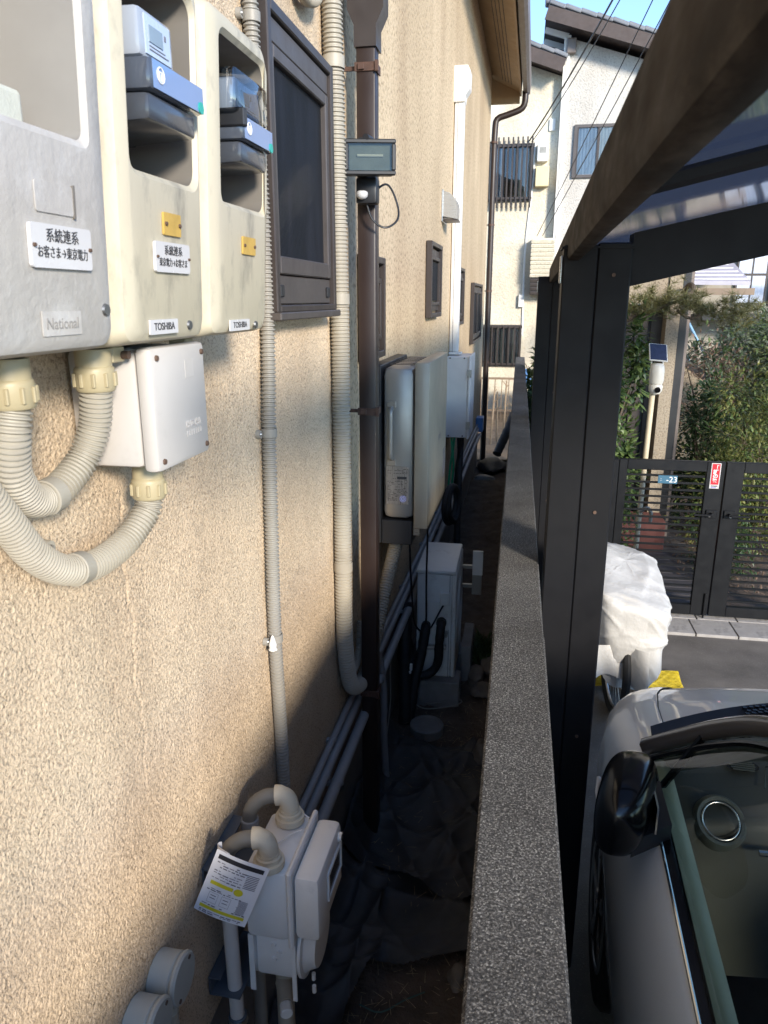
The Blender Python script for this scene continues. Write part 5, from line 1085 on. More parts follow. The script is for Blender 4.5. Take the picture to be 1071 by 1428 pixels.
t.text('「\n証\nの\n家', 0.034, (1.353, 5.2250, 1.0620), X, Z, 'white_ink', pl, bold=0.0008, vert=True); t.part('print_line', G().bx(1.332, 1.374, 5.2255, 5.2262, 0.977, 0.983), 'ink', parent=pl); t.part('print_line', G().bx(1.332, 1.366, 5.2255, 5.2262, 0.968, 0.973), 'lilac_dark', parent=pl)
t = Thing('security_camera', 'white dome security camera with a small solar panel on a cream pole', 'camera', (0.985, 5.8, 0))
t.part('pole', G().tube([(0.980, 5.80, -0.02), (0.985, 5.80, 0.8), (0.993, 5.80, 1.56)], 0.020, 14), 'cream_pole', True)
t.part('pole_brace', G().tube(smooth_path([(0.985, 5.79, 0.62), (1.03, 5.78, 0.66), (1.065, 5.78, 0.62), (1.065, 5.78, 0.55)], 0.015), 0.014, 10), 'conduit_grey', True)
cb = t.part('camera_body', G()._lathe([(0.030, 1.600), (0.046, 1.605), (0.052, 1.63), (0.052, 1.70), (0.046, 1.735), (0.030, 1.75), (0.012, 1.752)], Vector((1.005, 5.77, 0)), Z, 24), 'cam_white', True)
t.part('camera_head', G()._lathe([(0.006, 1.525), (0.030, 1.530), (0.046, 1.552), (0.050, 1.58), (0.044, 1.600), (0.030, 1.606)], Vector((1.005, 5.77, 0)), Z, 24), 'cam_white', True, cb)
t.part('lens', G().cyl((1.012, 5.728, 1.565), (1.013, 5.716, 1.560), 0.022, 0.020, 18), 'gloss_black', True, cb)
t.part('panel_arm', G().cyl((0.965, 5.79, 1.60), (0.965, 5.80, 1.79), 0.005, n=8).cyl((1.045, 5.79, 1.62), (1.045, 5.80, 1.79), 0.005, n=8), 'white_plastic', True)
RS = Matrix.Rotation(R(50), 3, 'X') @ Matrix.Rotation(R(8), 3, 'Y')
sp = t.part('solar_panel', G().box((1.005, 5.80, 1.825), (0.130, 0.150, 0.012), 0.003, RS), 'white_plastic'); t.part('cell', G().box(Vector((1.005, 5.80, 1.825)) + RS @ Vector((0, 0, 0.0068)), (0.118, 0.138, 0.002), 0.0, RS), 'solar', parent=sp)

# bicycle under a silver cover
t = Thing('bicycle', 'bicycle mostly hidden below the silver cover', 'bicycle', (0.66, 4.0, 0))
def wheel(c, axis, Rr):
    w = t.part('wheel', G().ring(c, axis, Rr, 0.022, 48, 8), 'tyre', True); t.part('rim', G().ring(c, axis, Rr - 0.03, 0.008, 48, 6), 'rim', True, w)
    g = G(); ax = Vector(axis).normalized(); u = ax.cross(Z).normalized()
    for k in range(18): a = math.pi * 2 * k / 18; g.tube([c, Vector(c) + (u * math.cos(a) + Z * math.sin(a)) * (Rr - 0.03)], 0.0012, 4)
    s_ = t.part('spokes', g, 'rim', False, w); s_['kind'] = 'stuff'
wheel((0.60, 3.86, 0.31), (1, 0.08, 0), 0.29); wheel((0.62, 4.75, 0.31), (1, 0.05, 0), 0.29)
t.part('fork', G().tube([(0.57, 3.86, 0.31), (0.575, 3.92, 0.60), (0.585, 3.94, 0.74)], 0.012, 8).tube([(0.635, 3.86, 0.31), (0.612, 3.92, 0.60), (0.585, 3.94, 0.74)], 0.012, 8), 'black_plastic', True)
t.part('frame', G().tube([(0.585, 3.94, 0.70), (0.60, 4.25, 0.30), (0.62, 4.75, 0.31)], 0.016, 8).tube([(0.585, 3.94, 0.66), (0.60, 4.40, 0.60), (0.60, 4.25, 0.30)], 0.015, 8), 'black_plastic', True)
t.part('handlebar', G().tube([(0.50, 4.02, 0.74), (0.56, 3.94, 0.76), (0.74, 4.02, 0.74)], 0.012, 8), 'steel', True)
t.part('reflector', G().bx(0.60, 0.68, 3.66, 3.68, 0.36, 0.40, 0.004), 'sticker_red')
rnc = random.Random(77)
CR = [(Vector((rnc.gauss(0, 1), rnc.gauss(0, 1), rnc.gauss(0, 0.8))).normalized(), rnc.uniform(6, 17), rnc.uniform(0, 6.28)) for _ in range(8)]
def cover_fn(u, v):
    a = 2 * math.pi * u; se = lambda q, p: math.copysign(abs(q) ** p, q)
    ca, sa = se(math.cos(a), 0.42), se(math.sin(a), 0.42)
    if v < 0.62: k = v / 0.62; rad = 1.0 - 0.10 * (1 - k); zz = k * 0.80
    else: k = (v - 0.62) / 0.38; ph = k * math.pi / 2; rad = se(math.cos(ph), 0.5); zz = 0.80 + 0.20 * se(math.sin(ph), 0.6)
    x0, y0 = ca * rad, sa * rad
    hem = 0.36 + 0.07 * math.sin(2.2 * a + 0.6) + 0.03 * math.sin(5 * a) - 0.05 * max(0, x0) * max(0, -y0)
    top = 0.80 - 0.05 * x0 + 0.03 * math.sin(3 * y0 + 1)
    p = Vector((0.640 + (0.205 + 0.02 * (1 - v)) * x0, 4.06 + 0.50 * y0, hem + (top - hem) * zz))
    d = Vector((x0, y0, max(0, v - 0.6) * 1.5)).normalized() if (abs(x0) + abs(y0)) > 1e-4 else Z
    h = 0.0
    for n_, f_, ph_ in CR:
        s_ = math.sin(f_ * p.dot(n_) + ph_ + 1.2 * math.sin(6 * p.z + 5 * p.x + ph_)); h += (1 - abs(s_)) ** 6 * 0.012 * (12 / (f_ + 6))
    h += 0.012 * math.sin(4 * a + 3 * p.z * 5) * (1 - min(1, v / 0.7))
    p += d * (h - 0.02)
    return tuple(p)
g = G().grid(181, 70, cover_fn)
cv = single('bicycle_cover', 'wrinkled silver white cover draped over the bicycle', 'cover', g, 'cover', (0.65, 4.1, 0.35), smooth='all')
g = G().grid(60, 24, lambda u, v: (0.46 + 0.26 * u, 3.56 + 0.04 * math.sin(4 * u) + 0.02 * v + 0.010 * math.sin(11 * u + 2 * v), 0.31 + 0.20 * v + 0.04 * math.sin(4 * u + 0.5) * (1 - v)))
single('cover_flap', 'loose grey hem of the cover hanging by the bicycle wheel', 'cover', g, 'cover', (0.6, 3.6, 0.3), smooth='all')
g = G(); rn = random.Random(3)
def netz(x, y): return 0.03 + 0.012 * math.sin(9 * x + 5 * y) + 0.010 * math.sin(21 * y - 8 * x) + 0.03 * math.exp(-((x - 0.62) / 0.14) ** 2)
for i in range(44):
    x = 0.52 + i * 0.012; g.tube([(x + 0.01 * math.sin(y * 30 + i), 4.06 + y * 0.02, netz(x, 4.06 + y * 0.02)) for y in range(14)], 0.0022, 4, False)
for j in range(30):
    y = 4.06 + j * 0.009; g.tube([(0.52 + k * 0.033, y + 0.006 * math.sin(k * 2 + j), netz(0.52 + k * 0.033, y)) for k in range(17)], 0.0022, 4, False)
o = single('yellow_net', 'crumpled yellow garbage net on the asphalt behind the car', 'net', g, 'yellow_net', (0.72, 4.15, 0))
g = G().grid(40, 30, lambda u, v: (0.51 + 0.54 * u, 4.05 + 0.29 * v, netz(0.51 + 0.54 * u, 4.05 + 0.29 * v) - 0.008))
single('yellow_sheet', 'yellow mesh sheet folded under the yellow net', 'sheet', g, 'yellow_net', (0.72, 4.15, 0), smooth='all')

# ================================================================== NEIGHBOUR PORCH, GARDEN, RIGHT BACKGROUND
t = Thing('porch', 'beige stucco porch pillar with dark door and downpipe behind the gate', 'porch', (1.2, 7.1, 0))
t.part('pillar', G().bx(1.255, 1.362, 7.0, 7.3, 0.0, 2.60), 'stucco_shaded'); t.part('door', G().bx(0.55, 1.250, 7.20, 7.25, 0.0, 2.15), 'dark_room')
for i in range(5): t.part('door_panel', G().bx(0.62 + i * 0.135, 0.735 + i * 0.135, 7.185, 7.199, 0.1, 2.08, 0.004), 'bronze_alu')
t.part('lintel', G().bx(0.56, 1.25, 7.02, 7.26, 2.16, 2.62), 'stucco_shaded'); t.part('downpipe', G().bx(1.366, 1.44, 7.06, 7.15, 0.0, 2.6, 0.008), 'black_plastic'); t.part('pipe_edge', G().bx(1.444, 1.468, 7.09, 7.14, 0, 2.6), 'fascia')
t.part('porch_roof', G().bx(0.58, 1.62, 6.8, 8.4, 2.62, 2.72), 'roof_timber'); t.part('step', G().bx(0.85, 1.36, 6.65, 6.98, 0.0, 0.30, 0.006), 'red_brick')
t = Thing('garden_wall', 'beige stained garden wall with a sloping top behind the porch', 'wall', (1.8, 9.2, 0))
t.part('wall_panel', G().prism([(1.62, 8.8, 0), (2.42, 9.3, 0), (2.42, 9.3, 1.10), (1.62, 8.8, 1.62)], (0.05, 0.12, 0)), 'stucco'); t.part('coping', G().prism([(1.60, 8.78, 1.625), (2.44, 9.30, 1.105), (2.44, 9.30, 1.165), (1.60, 8.78, 1.685)], (0.07, 0.15, 0)), 'bronze_alu')
single('timber_board', 'dark leaning boards at the foot of the garden wall', 'board', G().prism([(1.52, 8.2, 0), (2.2, 8.6, 0), (2.2, 8.6, 0.30), (1.52, 8.2, 0.62)], (0.02, 0.05, 0)), 'roof_timber', (1.8, 8.4, 0))
t = Thing('house', 'grey beige house with pale blue windows beyond the garden', 'house', (5, 15, 0))
t.part('wall', G().bx(2.6, 9.0, 14.3, 19, 0, 6.2), 'far_wall')
t.part('lean_to_roof', G().prism([(2.0, 12.6, 2.42), (3.42, 12.6, 2.40), (3.55, 14.28, 2.75), (2.0, 14.28, 2.75)], (0, 0, 0.06)), 'mauve')
for i in range(5): t.part('roof_batten', G().box((2.72, 12.75 + i * 0.32, 2.50 + i * 0.063), (1.4, 0.03, 0.02)), 'white_paint')
t.part('lean_to_beam', G().bx(2.0, 3.5, 12.62, 12.72, 2.26, 2.36), 'fence_brown')
for (x0, x1, z0, z1) in ((3.62, 4.12, 2.10, 3.1), (4.18, 4.66, 2.10, 3.1)):
    w = t.part('window', G().bx(x0, x1, 14.24, 14.296, z0, z1), 'bronze_alu')
    for i in range(2):
        for j in range(2):
            a = x0 + 0.03 + i * (x1 - x0 - 0.03) / 2; b = z0 + 0.04 + j * (z1 - z0 - 0.04) / 2
            t.part('pane', G().bx(a, a + (x1 - x0) / 2 - 0.045, 14.232, 14.238, b, b + (z1 - z0) / 2 - 0.06), 'curtain', False, w)
t.part('canopy', G().bx(3.0, 5.2, 13.6, 14.29, 1.86, 1.96), 'black_plastic')
bl = t.part('balcony', G().bx(4.35, 6.4, 13.5, 14.28, 1.98, 2.06), 'bronze_alu')
for i in range(12): t.part('balcony_bar', G().bx(4.38 + i * 0.16, 4.40 + i * 0.16, 13.5, 13.53, 2.06, 2.62), 'bronze_alu', False, bl)
t.part('balcony_rail', G().bx(4.35, 6.4, 13.48, 13.54, 2.62, 2.68), 'bronze_alu', False, bl)
t.part('brick_panel', G().bx(3.6, 6.5, 14.2, 14.29, 0.9, 1.75), 'slate')
t = Thing('stair_rail', 'pale blue steel stair handrail climbing behind the garden', 'handrail', (2.5, 11.5, 0))
t.part('rail', G().tube([(2.28, 11.5, 2.02), (2.72, 11.3, 1.22)], 0.018, 8), 'blue_rail', True); t.part('rail', G().tube([(2.26, 11.5, 1.62), (2.5, 11.4, 1.20)], 0.016, 8), 'blue_rail', True)
t.part('rail_post', G().tube([(2.28, 11.5, -0.02), (2.28, 11.5, 2.05)], 0.02, 8), 'blue_rail', True); t.part('rail_post', G().tube([(2.72, 11.3, -0.02), (2.72, 11.3, 1.25)], 0.018, 8), 'blue_rail', True)

def bush(name, label, c, rad, n, L, Wd, mat, seed, trunk=True, cat='shrub', drop=0.6, clumps=26, flat=1.0, mat2=None):
    rn = random.Random(seed); c = Vector(c); t = Thing(name, label, cat, (c.x, c.y, 0))
    g = G(); g2 = G(); cl = []
    for k in range(clumps):
        while True:
            p = Vector((rn.uniform(-1, 1), rn.uniform(-1, 1), rn.uniform(-1, 1)))
            if 0.25 < p.length < 1: break
        cl.append((Vector((p.x * rad[0], p.y * rad[1], p.z * rad[2])) + c, rn.uniform(0.16, 0.40)))
    for k in range(n):
        cc, s = rn.choice(cl); v = Vector((rn.gauss(0, 1), rn.gauss(0, 1), rn.gauss(0, 1))) * s * 0.5
        p = cc + Vector((v.x * rad[0], v.y * rad[1], v.z * rad[2] * flat))
        if p.z < 0.04: continue
        d = v.normalized() + Vector((rn.uniform(-.5, .5), rn.uniform(-.5, .5), rn.uniform(-.6, .3)))
        (g2 if mat2 and rn.random() < 0.35 else g).leaf(p, d, Vector((rn.uniform(-.4, .4), rn.uniform(-.4, .4), 1)), L * rn.uniform(0.6, 1.3), Wd * rn.uniform(0.7, 1.2))
    t.part('crown', g, mat)
    if mat2: t.part('crown', g2, mat2)
    gt_ = G(); gt_.tube([(c.x, c.y, -0.03), (c.x + 0.02, c.y, c.z * 0.5), (c.x, c.y, c.z)], [0.03, 0.024, 0.014], 8)
    for cc, s in cl[:12]:
        m_ = Vector((c.x, c.y, c.z * 0.6)).lerp(cc, 0.5) + Vector((0, 0, 0.03)); gt_.tube([(c.x, c.y, c.z * 0.35), m_, cc], [0.014, 0.009, 0.004], 6)
    t.part('trunk', gt_, 'bark', True)
    return t
bush('shrub', 'glossy broad leaved evergreen shrub left of the security camera pole', (0.74, 6.35, 1.30), (0.32, 0.40, 0.85), 2800, 0.09, 0.045, 'leaf_mid', 1, clumps=30, mat2='leaf_dark')
bush('shrub', 'low leafy shrub at the foot of the camera pole', (0.78, 6.0, 0.60), (0.24, 0.3, 0.55), 900, 0.06, 0.028, 'leaf_mid', 2)
bush('shrub', 'dense yellow green shrub behind the right gate leaf', (2.15, 6.9, 0.85), (0.55, 0.6, 0.95), 11000, 0.055, 0.022, 'leaf_yellow', 3, clumps=60, mat2='leaf_mid')
bush('shrub', 'dark green leafy bush between porch and yellow green shrub', (1.80, 7.5, 0.75), (0.30, 0.45, 0.7), 5000, 0.06, 0.028, 'leaf_dark', 4, clumps=34)
bush('shrub', 'tall grey green bush with pale leaves below the blue windows', (2.75, 9.6, 1.30), (0.90, 0.7, 0.80), 11000, 0.08, 0.036, 'leaf_grey', 5, clumps=60, mat2='leaf_mid')
bush('shrub', 'reddish brown half bare shrub over the garden wall', (1.98, 8.4, 1.35), (0.40, 0.4, 0.50), 2200, 0.06, 0.022, 'leaf_brown', 6, mat2='leaf_grey')
bush('shrub', 'tall yellowish bush at the right garden edge', (2.95, 8.0, 1.15), (0.5, 0.6, 0.95), 8000, 0.06, 0.025, 'leaf_yellow', 7, clumps=44, mat2='leaf_mid')
bush('shrub', 'low dark ground bush beside the slate path', (1.72, 6.2, 0.25), (0.22, 0.5, 0.28), 1200, 0.05, 0.02, 'leaf_dark', 8)
bush('shrub', 'leafy shrub growing beside the far end of the boundary wall', (0.26, 8.75, 1.0), (0.16, 0.5, 0.75), 1500, 0.11, 0.045, 'leaf_dark', 9, clumps=26, mat2='leaf_mid')
bush('shrub', 'dark hedge mass beyond the garden wall', (3.9, 11.4, 0.9), (1.2, 0.8, 1.0), 3600, 0.09, 0.04, 'leaf_dark', 10, clumps=50)
# pine bough over the porch
t = Thing('pine_tree', 'pine tree spreading an olive bough over the porch roof edge', 'tree', (1.85, 6.75, 0))
gt_ = G().tube(smooth_path([(1.32, 7.45, -0.05), (1.30, 7.42, 1.1), (1.32, 7.3, 2.0), (1.38, 6.9, 2.30), (1.36, 6.6, 2.25), (1.15, 6.5, 2.16), (0.9, 6.45, 2.06), (0.7, 6.4, 2.0)], 0.05), 0.022, 8)
gt_.tube(smooth_path([(1.50, 6.62, 2.12), (1.35, 6.5, 2.05), (1.22, 6.45, 2.12)], 0.05), 0.012, 6)
t.part('trunk', gt_, 'bark', True); g = G(); rn = random.Random(17)
for k in range(260):
    s = rn.random(); c = Vector((0.85 + 0.95 * s + rn.gauss(0, .05), 6.5 + rn.gauss(0, .14), 2.14 + 0.04 * math.sin(s * 5) + rn.gauss(0, .055)))
    for q in range(26):
        d = Vector((rn.gauss(0, 1), rn.gauss(0, 1), rn.gauss(0.5, 0.8))).normalized() * rn.uniform(0.05, 0.10); sd = d.cross(Vector((rn.gauss(0, 1), rn.gauss(0, 1), rn.gauss(0, 1)))).normalized() * 0.0024
        g.add([c - sd, c + sd, c + d], [(0, 1, 2)])
t.part('needles', g, 'pine', kind='stuff')
gl = G(); rn = random.Random(50)
for k in range(1500):
    gl.leaf(Vector((rn.uniform(1.4, 3.4), rn.uniform(5.7, 9.5), 0.02)), Vector((rn.uniform(-1, 1), rn.uniform(-1, 1), rn.uniform(0, .8))), Z, rn.uniform(0.03, 0.07), 0.02)
o = struct('leaf_litter', gl, 'leaf_brown', kind='stuff')

# ================================================================== CAR
CM = Matrix.Translation((1.160, 1.855, 0)) @ Matrix.Rotation(R(-2.0), 4, 'Z')
t = Thing('car', 'pearl silver compact car parked nose out under the carport', 'car', (0, 0, 0), M=CM)
def wid(y): 
    pts = [(-2.75, 0.70), (-2.5, 0.80), (-2.0, 0.845), (0.25, 0.85), (0.45, 0.84), (0.62, 0.815), (0.76, 0.77), (0.87, 0.70), (0.95, 0.60), (1.0, 0.50)]
    for (a, b), (c, d) in zip(pts, pts[1:]):
        if a <= y <= c: return b + (d - b) * (y - a) / (c - a)
    return pts[0][1] if y < -2.75 else pts[-1][1]
def shz(y):
    pts = [(-0.2, 0.965), (0.10, 0.955), (0.30, 0.925), (0.50, 0.885), (0.68, 0.835), (0.82, 0.775), (0.92, 0.70), (1.0, 0.60)]
    for (a, b), (c, d) in zip(pts, pts[1:]):
        if a <= y <= c: return b + (d - b) * (y - a) / (c - a)
    return pts[0][1] if y < -0.2 else pts[-1][1]
def arch(y, z):
    for yc in (0.20, -2.25):
        d = 0.345 ** 2 - (y - yc) ** 2
        if d > 0: z = max(z, 0.31 + math.sqrt(d))
    return z
def fender_prof(y):
    w, zs = wid(y), shz(y)
    return [(w - 0.175, zs + 0.006), (w - 0.145, zs + 0.004), (w - 0.11, zs - 0.004), (w - 0.075, zs - 0.020), (w - 0.045, zs - 0.048), (w - 0.022, zs - 0.09), (w - 0.006, zs - 0.16), (w, zs - 0.25), (w - 0.001, min(0.56, zs - 0.28)), (w - 0.008, 0.44), (w - 0.025, 0.33), (w - 0.055, 0.22)]
def door_prof(y):
    w = wid(y)
    return [(w - 0.100, 0.966), (w - 0.088, 0.962), (w - 0.070, 0.945), (w - 0.050, 0.91), (w - 0.030, 0.865), (w - 0.012, 0.80), (w - 0.002, 0.73), (w + 0.001, 0.66), (w - 0.004, 0.56), (w - 0.014, 0.44), (w - 0.028, 0.33), (w - 0.055, 0.22)]
def loft(prof, y0, y1, n, sgn):
    g = G(); m_ = 12
    for i in range(n):
        y = y0 + (y1 - y0) * i / (n - 1)
        for k, (x, z) in enumerate(prof(y)): g.v.append((sgn * x, y, arch(y, z) if k > 6 else z))
    g.f = [(i * m_ + k, (i + 1) * m_ + k, (i + 1) * m_ + k + 1, i * m_ + k + 1) for i in range(n - 1) for k in range(m_ - 1)]
    if sgn > 0: g.f = [f[::-1] for f in g.f]
    return g
for sg_ in (-1, 1):
    t.part('fender', loft(fender_prof, 0.062, 1.0, 60, sg_), 'paint', 'all')
    dd = t.part('door', loft(door_prof, -1.02, 0.056, 40, sg_), 'paint', 'all')
    t.part('rear_side', loft(door_prof, -2.75, -1.026, 60, sg_), 'paint', 'all')
    t.part('handle', G().box((sg_ * 0.852, -0.86, 0.80), (0.03, 0.17, 0.03), 0.008), 'paint', True, dd)
    t.part('belt_moulding', G().grid(2, 30, lambda u, v: (sg_ * (wid(-1 + 1.02 * v) - 0.112 + 0.022 * u), -1.0 + 1.02 * v, 0.969 + 0.003 * u - 0.004 * u * u)), 'gloss_black', 'all', dd)
    t.part('belt_chrome', G().tube([(sg_ * (wid(y_) - 0.087), y_, 0.9665) for y_ in [-1.0 + 0.1 * i for i in range(11)]], 0.004, 8), 'chrome', True, dd)
    ps = G()
    for (y0, y1, z0) in ((0.95, 0.80, 0.67),): pass
def cowl(x): return 0.42 - 0.50 * x * x
def hood_fn(u, v):
    s = -1 + 2 * u; xw = 0.668
    y0 = cowl(s * xw) + 0.055; y1 = 0.985 - 0.10 * s * s; y = y0 + (y1 - y0) * v
    hw = min(xw, wid(min(y, 1.0)) - 0.180); x = s * hw
    z = shz(y) + 0.004 + 0.040 * (1 - s * s) - 0.012 * max(0, abs(s) - 0.9) * 10 * 0.2
    z += 0.010 * math.exp(-((abs(s) - 0.72) / 0.10) ** 2) * (1 - v)
    return (x, y, z)
t.part('hood', G().grid(50, 40, hood_fn), 'paint', 'all')
t.part('bumper', G().grid(40, 14, lambda u, v: ((0.80 - 0.03 * v) * math.sin(math.pi * (u - 0.5)) , 0.56 + (0.46 - 0.04 * abs(v - 0.4)) * math.cos(math.pi * (u - 0.5)) ** 0.8 if abs(u - .5) < .4999 else 0.56, 0.20 + 0.42 * v)), 'paint', 'all')
for sg_ in (-1, 1):
    t.part('headlight', rock((sg_ * 0.58, 0.86, 0.58), (0.12, 0.10, 0.05), 40), 'chrome', 'all')
# cowl panel
def cowl_fn(u, v):
    s = -1 + 2 * u; x = s * 0.72; return (x, cowl(x) + 0.06 - 0.115 * v, 0.958 + 0.012 * (1 - s * s) - 0.016 * math.sin(math.pi * v))
cw = t.part('cowl_panel', G().grid(40, 6, cowl_fn), 'black_plastic', 'all')
gm = G()
for i in range(34):
    for j in range(3):
        x = -0.42 + i * 0.020; gm.box((x + 0.008 * (j % 2), cowl(x) + 0.045 - 0.018 * j, 0.9585 + 0.008), (0.012, 0.010, 0.005))
q = t.part('cowl_grille', gm, 'gloss_black', parent=cw); q['kind'] = 'stuff'
t.part('wiper', G().tube(smooth_path([(-0.35, 0.365, 0.985), (0.0, 0.345, 1.005), (0.45, 0.27, 1.01)], 0.05), 0.009, 8), 'black_plastic', True)
# greenhouse
AP = [(-0.752, 0.085, 0.966), (-0.690, -0.03, 1.075), (-0.635, -0.17, 1.195), (-0.592, -0.34, 1.310), (-0.562, -0.55, 1.405), (-0.548, -0.78, 1.455)]
def ap(v):
    f = v * 5; i = min(4, int(f)); k = f - i; Q = [Vector(q) for q in AP]; Q = [Q[0] * 2 - Q[1]] + Q + [Q[-1] * 2 - Q[-2]]; a, b, c, d = Q[i:i + 4]
    return 0.5 * (2 * b + (c - a) * k + (2 * a - 5 * b + 4 * c - d) * k * k + (3 * b - a - 3 * c + d) * k ** 3)
def ws_fn(u, v):
    s = -1 + 2 * u; p = ap(v * 0.86); x = s * abs(p.x) * 0.985; bow = (1 - s * s)
    y = p.y + bow * (cowl(0) - cowl(0.75)) * (1 - 0.55 * v) * 0.92; z = p.z + bow * 0.035 * v
    return (x, y, z)
t.part('windscreen', G().grid(30, 24, ws_fn), 'car_glass', 'all')
for sg_ in (-1, 1):
    pth = [ap(i / 30) for i in range(31)]
    g = G(); prof = [(-0.010, -0.030), (-0.022, 0.0), (-0.014, 0.028), (0.010, 0.050), (0.028, 0.052), (0.034, 0.020), (0.020, -0.020)]
    for i, p in enumerate(pth):
        k = 0.74 - 0.08 * i / 30
        for a, b in prof: g.v.append((-sg_ * (p.x + a * k), p.y + b * k * 0.9, p.z + b * k * 0.55 - a * 0.4))
    n_ = len(prof); g.f = [(i * n_ + j, i * n_ + (j + 1) % n_, (i + 1) * n_ + (j + 1) % n_, (i + 1) * n_ + j) for i in range(30) for j in range(n_)]
    t.part('pillar', g, 'pillar_reflection', 'all')
    t.part('pillar_seal', G().tube([Vector((-sg_ * (p.x - 0.012), p.y - 0.032, p.z - 0.022)) for p in pth], 0.008, 6), 'gloss_black', True)
def roof_fn(u, v):
    s = -1 + 2 * u; y = -0.60 - 1.75 * v; z = 1.452 + 0.045 * math.sin(math.pi * min(1, v * 0.9 + 0.05)) - 0.05 * v ** 3
    return (s * 0.56, y + (1 - s * s) * 0.10 * (1 - v), z + 0.035 * (1 - s * s))
t.part('roof', G().grid(20, 30, roof_fn), 'paint', 'all')
for sg_ in (-1, 1):
    def side_fn(u, v):
        # u 0 front .. 1 rear ; v 0 belt .. 1 rail
        yb = 0.03 - 2.2 * u; top = ap(min(1.0, 0.96))
        if u < 0.32:
            k = u / 0.32; p = ap(k * 0.96); xt, yt, zt = p.x, p.y - 0.03, p.z - 0.02; yb = 0.03 - (0.03 + 0.80) * k
        else:
            k = (u - 0.32) / 0.68; xt, yt, zt = -0.552 - 0.01 * k, -0.80 - 1.35 * k, 1.435 - 0.03 * k; yb = -0.80 - 1.60 * k
        xb = -(wid(yb) - 0.108); bow = 0.03 * math.sin(math.pi * v)
        return (-sg_ * -1 * -1 * (xb + (xt - xb) * v - bow) if sg_ < 0 else -(xb + (xt - xb) * v - bow), yb + (yt - yb) * v, 0.966 + (zt - 0.966) * v)
    t.part('side_window', G().grid(50, 14, side_fn), 'car_glass', 'all')
    t.part('roof_rail', G().tube([(sg_ * 0.556, -0.62 - 0.1 * i, 1.447 - 0.002 * i) for i in range(18)], 0.022, 8), 'gloss_black', True)
    t.part('centre_pillar', G().prism([(sg_ * 0.742, -1.00, 0.966), (sg_ * 0.742, -1.10, 0.966), (sg_ * 0.560, -1.06, 1.44), (sg_ * 0.560, -0.98, 1.44)], (-sg_ * 0.02, 0, 0)), 'gloss_black')
t.part('tailgate', G().grid(20, 12, lambda u, v: ((-1 + 2 * u) * (0.68 - 0.12 * v), -2.76 + 0.38 * v - 0.05 * (1 - (2 * u - 1) ** 2), 0.3 + 1.15 * v)), 'paint', 'all')
# mirror folded against the door
def mir(u, v):
    a = 2 * math.pi * u; ph = math.pi * (v - 0.5); c, s = math.cos(ph), math.sin(ph)
    e = lambda q, p: math.copysign(abs(q) ** p, q)
    yl = e(s, 0.75); rad = e(c, 0.60)
    x = 0.066 * rad * e(math.cos(a), 0.8); z = (0.086 - 0.018 * yl) * rad * e(math.sin(a), 0.75); y = 0.128 * yl
    return (-0.842 + x + 0.03 * yl, -0.255 + y - 0.15 * z, 1.035 + z - 0.035 * yl * -1 * 0.6 + 0.0)
mr = t.part('mirror', G().grid(40, 30, mir), 'gloss_black', 'all', label='glossy black door mirror folded in')
t.part('mirror_glass', G().prism([(-0.782, -0.33, 1.00), (-0.782, -0.20, 1.00), (-0.782, -0.20, 1.07), (-0.782, -0.33, 1.07)], (0.004, 0, 0)), 'chrome', False, mr)
t.part('mirror_foot', G().prism([(-0.835, -0.36, 0.95), (-0.80, -0.14, 0.955), (-0.745, -0.13, 0.965), (-0.74, -0.30, 0.965)], (0, 0, 0.045)), 'black_plastic', False, mr)
t.part('turn_signal', G().tube([(-0.906, -0.30, 1.03), (-0.908, -0.24, 1.03), (-0.900, -0.18, 1.03)], 0.006, 6), 'sign_white', True, mr)
t.part('marker_lamp', G().box((-0.838, 0.14, 0.76), (0.012, 0.10, 0.03), 0.004), 'chrome')
mir2 = t.part('mirror', G().add([(-x, y, z) for x, y, z in G().grid(40, 30, mir).v], [f[::-1] for f in G().grid(40, 30, mir).f]), 'gloss_black', 'all', label='right door mirror')
# wheels
for (x, y) in ((-0.735, 0.20), (0.735, 0.20), (-0.735, -2.25), (0.735, -2.25)):
    sx = -1 if x < 0 else 1
    w = t.part('wheel', G()._lathe([(0.19, -0.09), (0.285, -0.095), (0.30, -0.08), (0.305, 0), (0.30, 0.08), (0.285, 0.095), (0.19, 0.09)], Vector((x, y, 0.305)), X * sx, 48), 'tyre', True)
    rm = t.part('rim', G().ring((x + sx * 0.085, y, 0.305), X, 0.195, 0.012, 48, 8), 'rim', True, w)
    g = G()
    for k in range(5):
        a = 2 * math.pi * k / 5
        g.prism([(x + sx * 0.075, y + r_ * math.cos(a + da), 0.305 + r_ * math.sin(a + da)) for r_, da in ((0.04, -0.5), (0.19, -0.13), (0.19, 0.13), (0.04, 0.5))], (sx * 0.018, 0, 0))
    t.part('spokes', g, 'rim', False, w); t.part('hub_cap', G().cyl((x + sx * 0.07, y, 0.305), (x + sx * 0.098, y, 0.305), 0.045, n=20), 'rim', True, w)
    t.part('brake_disc', G().cyl((x + sx * 0.03, y, 0.305), (x + sx * 0.04, y, 0.305), 0.15, n=32), 'steel', True, w)
    t.part('wheel_well', G().add([(x - sx * 0.12 + sx * 0.195 * i, y + 0.342 * math.cos(a * math.pi / 12), 0.31 + 0.342 * math.sin(a * math.pi / 12)) for i in range(2) for a in range(13)], [(a, a + 1, a + 14, a + 13) for a in range(12)]), 'rubber', 'all')
t.part('floor_pan', G().bx(-0.70, 0.70, -2.6, 0.8, 0.18, 0.28), 'rubber')
